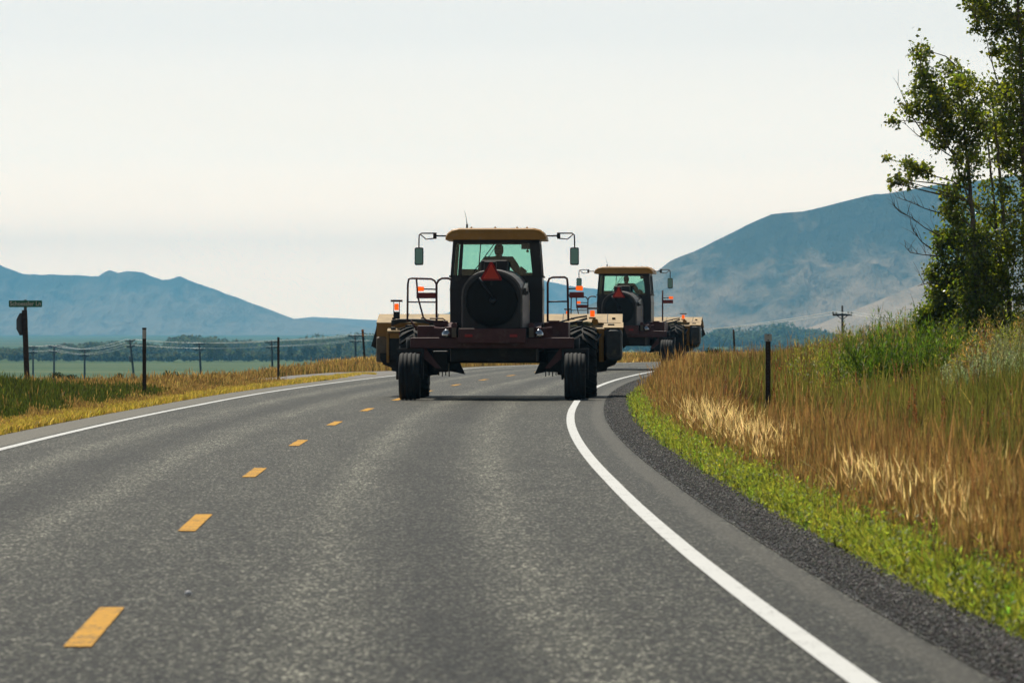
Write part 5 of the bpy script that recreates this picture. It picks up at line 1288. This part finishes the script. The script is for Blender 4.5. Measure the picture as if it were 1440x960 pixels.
big_tree('poplar_tree', 'leafy tree with two thin dark trunks between the dead-twigged tree and the tallest one', D_T + 0.6,
  [[(1425, 500, .06), (1418, 420, .055), (1412, 350, .05), (1410, 290, .045), (1405, 240, .04), (1402, 205, .03), (1396, 150, .015)], [(1420, 440, .04), (1404, 360, .036), (1398, 290, .034), (1392, 230, .028), (1388, 190, .018)]],
  [(1405, 172, 18, 0), (1390, 200, 18, .2), (1415, 262, 20, -.2), (1388, 262, 14, .2), (1420, 300, 28, .2), (1392, 300, 18, 0), (1440, 320, 28, -.3), (1405, 335, 26, .2), (1425, 350, 30, -.5), (1440, 385, 34, -.6), (1410, 385, 28, -.5), (1425, 420, 28, -.7), (1380, 325, 20, .2), (1480, 330, 40, 0), (1480, 420, 44, 0), (1372, 290, 14, 0)],
  (0.070, 0.100, 0.014), leaf=0.036)
big_tree('willow_tree', 'dense dark bushy willow filling in below the thin-trunked trees', D_T + 0.2,
  [[(1362, 505, .05), (1358, 440, .045), (1350, 380, .035), (1342, 330, .02)], [(1362, 500, .04), (1382, 430, .035), (1390, 370, .02)], [(1362, 500, .04), (1340, 450, .03), (1325, 410, .015)]],
  [(1345, 315, 18, 0), (1332, 335, 18, .1), (1322, 345, 12, 0), (1350, 345, 26, .2), (1372, 350, 26, .3), (1325, 372, 18, 0), (1345, 380, 26, 0), (1372, 385, 28, .3), (1320, 400, 16, 0), (1312, 420, 14, .2), (1335, 415, 24, -.1), (1360, 415, 28, .2), (1385, 415, 28, .3), (1318, 440, 20, .1), (1340, 445, 24, -.1), (1365, 448, 26, .1), (1390, 448, 26, .2), (1305, 452, 16, .2), (1325, 468, 20, -.1), (1350, 472, 22, -.2), (1375, 474, 24, 0), (1400, 470, 24, .2), (1298, 468, 14, .1), (1400, 385, 22, .4), (1335, 300, 12, 0), (1405, 430, 22, .4), (1370, 340, 22, -.6), (1378, 375, 24, -.7), (1372, 410, 26, -.7), (1380, 445, 26, -.8), (1362, 475, 26, -.8), (1385, 480, 24, -.7), (1302, 438, 12, 0), (1296, 455, 12, 0), (1310, 385, 10, 0), (1415, 455, 26, -.4), (1430, 470, 26, -.4)],
  (0.065, 0.098, 0.016), leaf=0.032, per=2.4, dead=[(0, (1330, 400), (1305, 398), (1290, 402)), (.1, (1320, 440), (1300, 442), (1288, 436))])

# ---------------------------------------------------------------- marker posts, signs, poles
def marker_post(px, ytop, d, label, refl='front', w=0.055, lean=0.0, name='marker_post'):
    p = at(px, ytop, d); gz = float(terrain(p.x, d)); H = p.z - gz
    e = empty(name, (p.x, d, gz)); e.rotation_euler = (0, R(lean), 0)
    def post(b):     # punched U-channel
        b.box(-w * .5, w * .5, 0, 0.006, -0.1, H); b.box(-w * .62, -w * .5, -0.02, 0.006, -0.1, H); b.box(w * .5, w * .62, -0.02, 0.006, -0.1, H)
    part('post', 'post_steel', e, post)
    def holes(b):
        for k in range(22):
            z = H - 0.14 - k * 0.045
            if z > 0.1: b.lathe([(0.001, -0.003), (0.007, -0.003), (0.007, -0.001)], 8, 'y', (0, 0, z))
    part('punched_holes', 'sign_back', e, holes)
    if refl == 'front':
        part('reflector_plate', 'reflector_white', e, lambda b: b.loft([[(x, y, z) for x, z in rrect(-0.05, 0.05, H - 0.085, H + 0.015, 0.008)] for y in (-0.032, -0.024)]))
        part('rivet', 'black_metal', e, lambda b: b.lathe([(0.001, -0.036), (0.009, -0.035), (0.009, -0.030)], 8, 'y', (0, 0, H - 0.002)))
        part('rivet', 'black_metal', e, lambda b: b.lathe([(0.001, -0.036), (0.009, -0.035), (0.009, -0.030)], 8, 'y', (0, 0, H - 0.07)))
    elif refl == 'edge':
        part('reflector_plate', 'reflector_white', e, lambda b: (b.loft([[(x, y, z) for x, z in rrect(-0.032, 0.032, H - 0.20, H - 0.02, 0.012)] for y in (-0.032, -0.024)])))
        part('post_cap', 'post_steel', e, lambda b: b.box(-w * .7, w * .7, -0.03, 0.01, H - 0.015, H + 0.02))
    elif refl == 'orange':
        part('reflector_plate', 'orange_paint', e, lambda b: (b.lathe([(0.001, -0.04), (0.045, -0.038), (0.045, -0.028)], 12, 'y', (0, 0, H - 0.04)), b.box(-0.035, 0.035, -0.036, -0.026, H - 0.24, H - 0.12)))
    tag(e, label, 'marker post', 'marker posts along the road'); return e
marker_post(1080, 471, 67, 'brown steel marker post topped by a white plate, standing in tall meadow grass', 'front')
marker_post(203, 462, 98, 'dark marker post with white reflector, nearest of the posts on the left', 'edge', 0.06)
marker_post(391.5, 474, 132, 'plain thin dark marker post beside the gravel side road', None, 0.05)
marker_post(514, 463, 172, 'leaning marker post with orange top close to the left side of the nearer windrower', 'orange', 0.06, lean=-4)
def fence_post():
    p = at(1032, 463, 205); gz = -0.02; H = p.z - gz
    e = part('fence_post', 'post_wood', None, lambda b: b.tube([(0, 0, 0), (0.02, 0, H * .5), (-0.02, 0, H)], [0.05, 0.045, 0.04], 10))
    e.location = (p.x, 205, gz); tag(e, 'thin wooden fence post right of the farther windrower', 'fence post')
fence_post()

def text_mesh(txt, size):
    cu = bpy.data.curves.new('lettering', 'FONT'); cu.body = txt; cu.size = size; cu.align_x = 'CENTER'; cu.align_y = 'CENTER'; cu.extrude = 0.002; cu.offset = 0.004
    o = bpy.data.objects.new('lettering', cu); col.objects.link(o)
    dg = bpy.context.evaluated_depsgraph_get(); me = bpy.data.meshes.new_from_object(o.evaluated_get(dg)); bpy.data.objects.remove(o)
    return me
def street_sign():
    d = 165; p = at(36.5, 436, d); gz = float(terrain(p.x, d)); H = p.z - gz; s = d / F
    e = empty('street_sign', (p.x, d, gz)); 
    part('post', 'post_wood', e, lambda b: b.loft([[(x0 - .085, -.07, z), (x0 + .085, -.07, z), (x0 + .085, .07, z), (x0 - .085, .07, z)] for z, x0 in ((-0.1, 0.06), (H * 0.5, 0.0), (H, -0.05))]))
    part('bracket', 'sign_back', e, lambda b: (b.box(-0.07, 0.03, -0.02, 0.02, H - 0.02, H + 0.10), b.box(-0.06, 0.02, -0.02, 0.02, H + 0.325, H + 0.35)))
    bl = part('name_blade', 'sign_green', e, lambda b: b.loft([[(x, y, z) for x, z in rrect(-0.575, 0.545, H + 0.10, H + 0.325, 0.03)] for y in (-0.012, -0.004)]))
    me = text_mesh('Schoessler Ln', 0.20); me.materials.clear(); me.materials.append(MATS['sign_white'])
    co = np.array([v.co for v in me.vertices]); w = co[:, 0].max() - co[:, 0].min(); k = 1.04 / w
    t = bpy.data.objects.new('lettering', me); col.objects.link(t); t.parent = bl
    t.rotation_euler = (R(90), 0, 0); t.location = (-0.015, -0.0145, H + 0.212); t.scale = (k, 1.0, 1)
    # stop sign turned nearly edge-on towards the side road
    st = empty('stop_sign', (-0.13, -0.02, H - 0.47)); st.parent = e; st.rotation_euler = (0, 0, R(66))
    oc = [(0.375 / math.cos(R(22.5)) * math.cos(R(22.5 + 45 * i)), 0.375 / math.cos(R(22.5)) * math.sin(R(22.5 + 45 * i))) for i in range(8)]
    part('sign_plate', 'sign_back', st, lambda b: b.prism_y(oc, -0.004, 0.004))
    part('sign_face', 'sign_red', st, lambda b: b.prism_y([(x * .97, z * .97) for x, z in oc], 0.006, 0.009))
    tag(e, 'wooden post with green street name blade and edge-on stop sign', 'street sign')
street_sign()

def utility_pole(px, ytop, d, label, arms, armw, lean=0.0, group='utility poles across the valley', r=0.15, gz=None):
    p = at(px, ytop, d); g = float(terrain(p.x, d)) if gz is None else gz; H = p.z - g
    e = empty('utility_pole', (p.x, d, g)); e.rotation_euler = (0, R(lean), 0)
    part('pole', 'pole_wood', e, lambda b: b.tube([(0, 0, -0.3), (0, 0, H)], [r * 1.15, r * 0.8], 8))
    for k, (dz, f) in enumerate(arms):
        z = H - dz; W = armw * f
        part('crossarm', 'pole_wood', e, lambda b: (b.box(-W, W, -0.14, -0.03, z - 0.11, z + 0.11), b.tube([(-W * .6, -0.08, z - .05), (0, -0.08, z - W * .5)], 0.05, 5), b.tube([(W * .6, -0.08, z - .05), (0, -0.08, z - W * .5)], 0.05, 5)))
        for q in (-0.97, -0.62, 0.62, 0.97):
            part('insulator', 'insulator', e, lambda b: b.lathe([(0.04, z + 0.09), (0.11, z + 0.15), (0.11, z + 0.30), (0.03, z + 0.38)], 8, 'z', (W * q, -0.08, 0)))
    tag(e, label, 'utility pole', group); return e, H
UPL = [(46.5, 486.5, 1150, 'leftmost utility pole, just right of the street sign post', 0, 7), (76, 485, 1120, 'second utility pole right of the street sign', 0, 8), (119, 491, 1090, 'third utility pole from the street sign, crossarms low', 0, 8),
       (191, 477, 1010, 'leaning utility pole carrying a transformer, beside the white-topped marker post', -6, 7), (284, 482, 1010, 'utility pole in front of the broad rounded far tree', -3, 9), (384.5, 479, 990, 'utility pole immediately left of the plain marker post', -2, 9.5), (501, 470.5, 960, 'utility pole left of the orange-topped marker post', -1, 10)]
ends = []
for px, yt, d, lb, ln, aw in UPL:
    s = d / F; e, H = utility_pole(px, yt, d, lb, [(2.0 * s, 1), (9.5 * s, 0.85)], aw * s, ln, r=0.23)
    ends.append((e.location.copy(), H, aw * s, ln))
    if px == 191: part('transformer', 'sign_back', e, lambda b: b.lathe([(0.05, H - 4.6), (0.30, H - 4.5), (0.30, H - 3.4), (0.05, H - 3.3)], 12, 'z', (-0.35, 0, 0)))
e, H = utility_pole(1184.5, 429.5, 520, 'tall nearer utility pole standing behind the meadow right of the marker post', [(13 * 520 / F, 1)], 13.5 * 520 / F, 0, r=0.13)
ER = (e.location.copy(), H, 1.0)
def wires():
    pl = empty('power_line', ends[0][0]); o0 = ends[0][0]
    spans = list(zip(ends[:-1], ends[1:]))
    far_end = (Vector((at(640, 470, 930).x, 930, ends[-1][0].z)), ends[-1][1] + 0.3, ends[-1][2], 0)
    spans.append((ends[-1], far_end))
    for q, dz in ((-0.97, 0.29), (-0.62, 0.29), (0.62, 0.29), (0.97, 0.29), (-0.8, 1.32), (0.8, 1.32)):
        def w(b):
            for A, B in spans:
                sx = lambda E: math.sin(R(E[3])) * E[1]
                a = A[0] + Vector((q * A[2] + sx(A), -0.08, A[1] + (0.30 - dz if dz < 1 else -1.3 + 0.2))) ; c = B[0] + Vector((q * B[2] + sx(B), -0.08, B[1] + (0.30 - dz if dz < 1 else -1.3 + 0.2)))
                L = (c - a).length; pts = []
                for i in range(13):
                    t = i / 12; p = a.lerp(c, t); p.z -= 4 * t * (1 - t) * (0.10 + 0.0032 * L + 0.05 * q); pts.append(p - o0)
                b.tube(pts, 0.024, 4, caps=False)
        part('wire', 'wire_metal', pl, w)
    tag(pl, 'thin shiny wires strung between the row of seven small utility poles', 'power line')
    loc, H, hw = ER
    pr = empty('power_line', loc)
    A0 = at(700, 449, 760) - loc; B1 = at(1500, 446, 430) - loc
    for q, dz in ((-0.97, 0.0), (-0.62, -0.03), (0.62, 0.0), (0.97, 0.03)):
        P0 = Vector((q * hw, -0.08, H - 13 * 520 / F + 0.36))
        def w(b):
            for C_, sag in ((A0, 2.1), (B1, 0.75)):
                pts = []
                for i in range(25):
                    t = i / 24; p = P0.lerp(C_ + Vector((q * 1.0, 0, 0.5 * q)), t); p.z -= 4 * t * (1 - t) * (sag + 0.12 * q); pts.append(p)
                b.tube(pts, 0.018, 4, caps=False)
        part('wire', 'wire_metal', pr, w)
    tag(pr, 'bright sagging wires of the nearer utility pole behind the right meadow', 'power line')
wires()

# pale pebble on the asphalt
def pebble():
    p = (at(264.5, 838, 9680 / 376).x, 9680 / 376, 0.012)
    b = MB(); b.ball((0, 0, 0.004), (0.017, 0.015, 0.015), 8, 6); o = b.build('pebble', 'stone'); o.location = p
    tag(o, 'tiny pale pebble lying on the asphalt right of the nearest yellow dash', 'stone')
pebble()
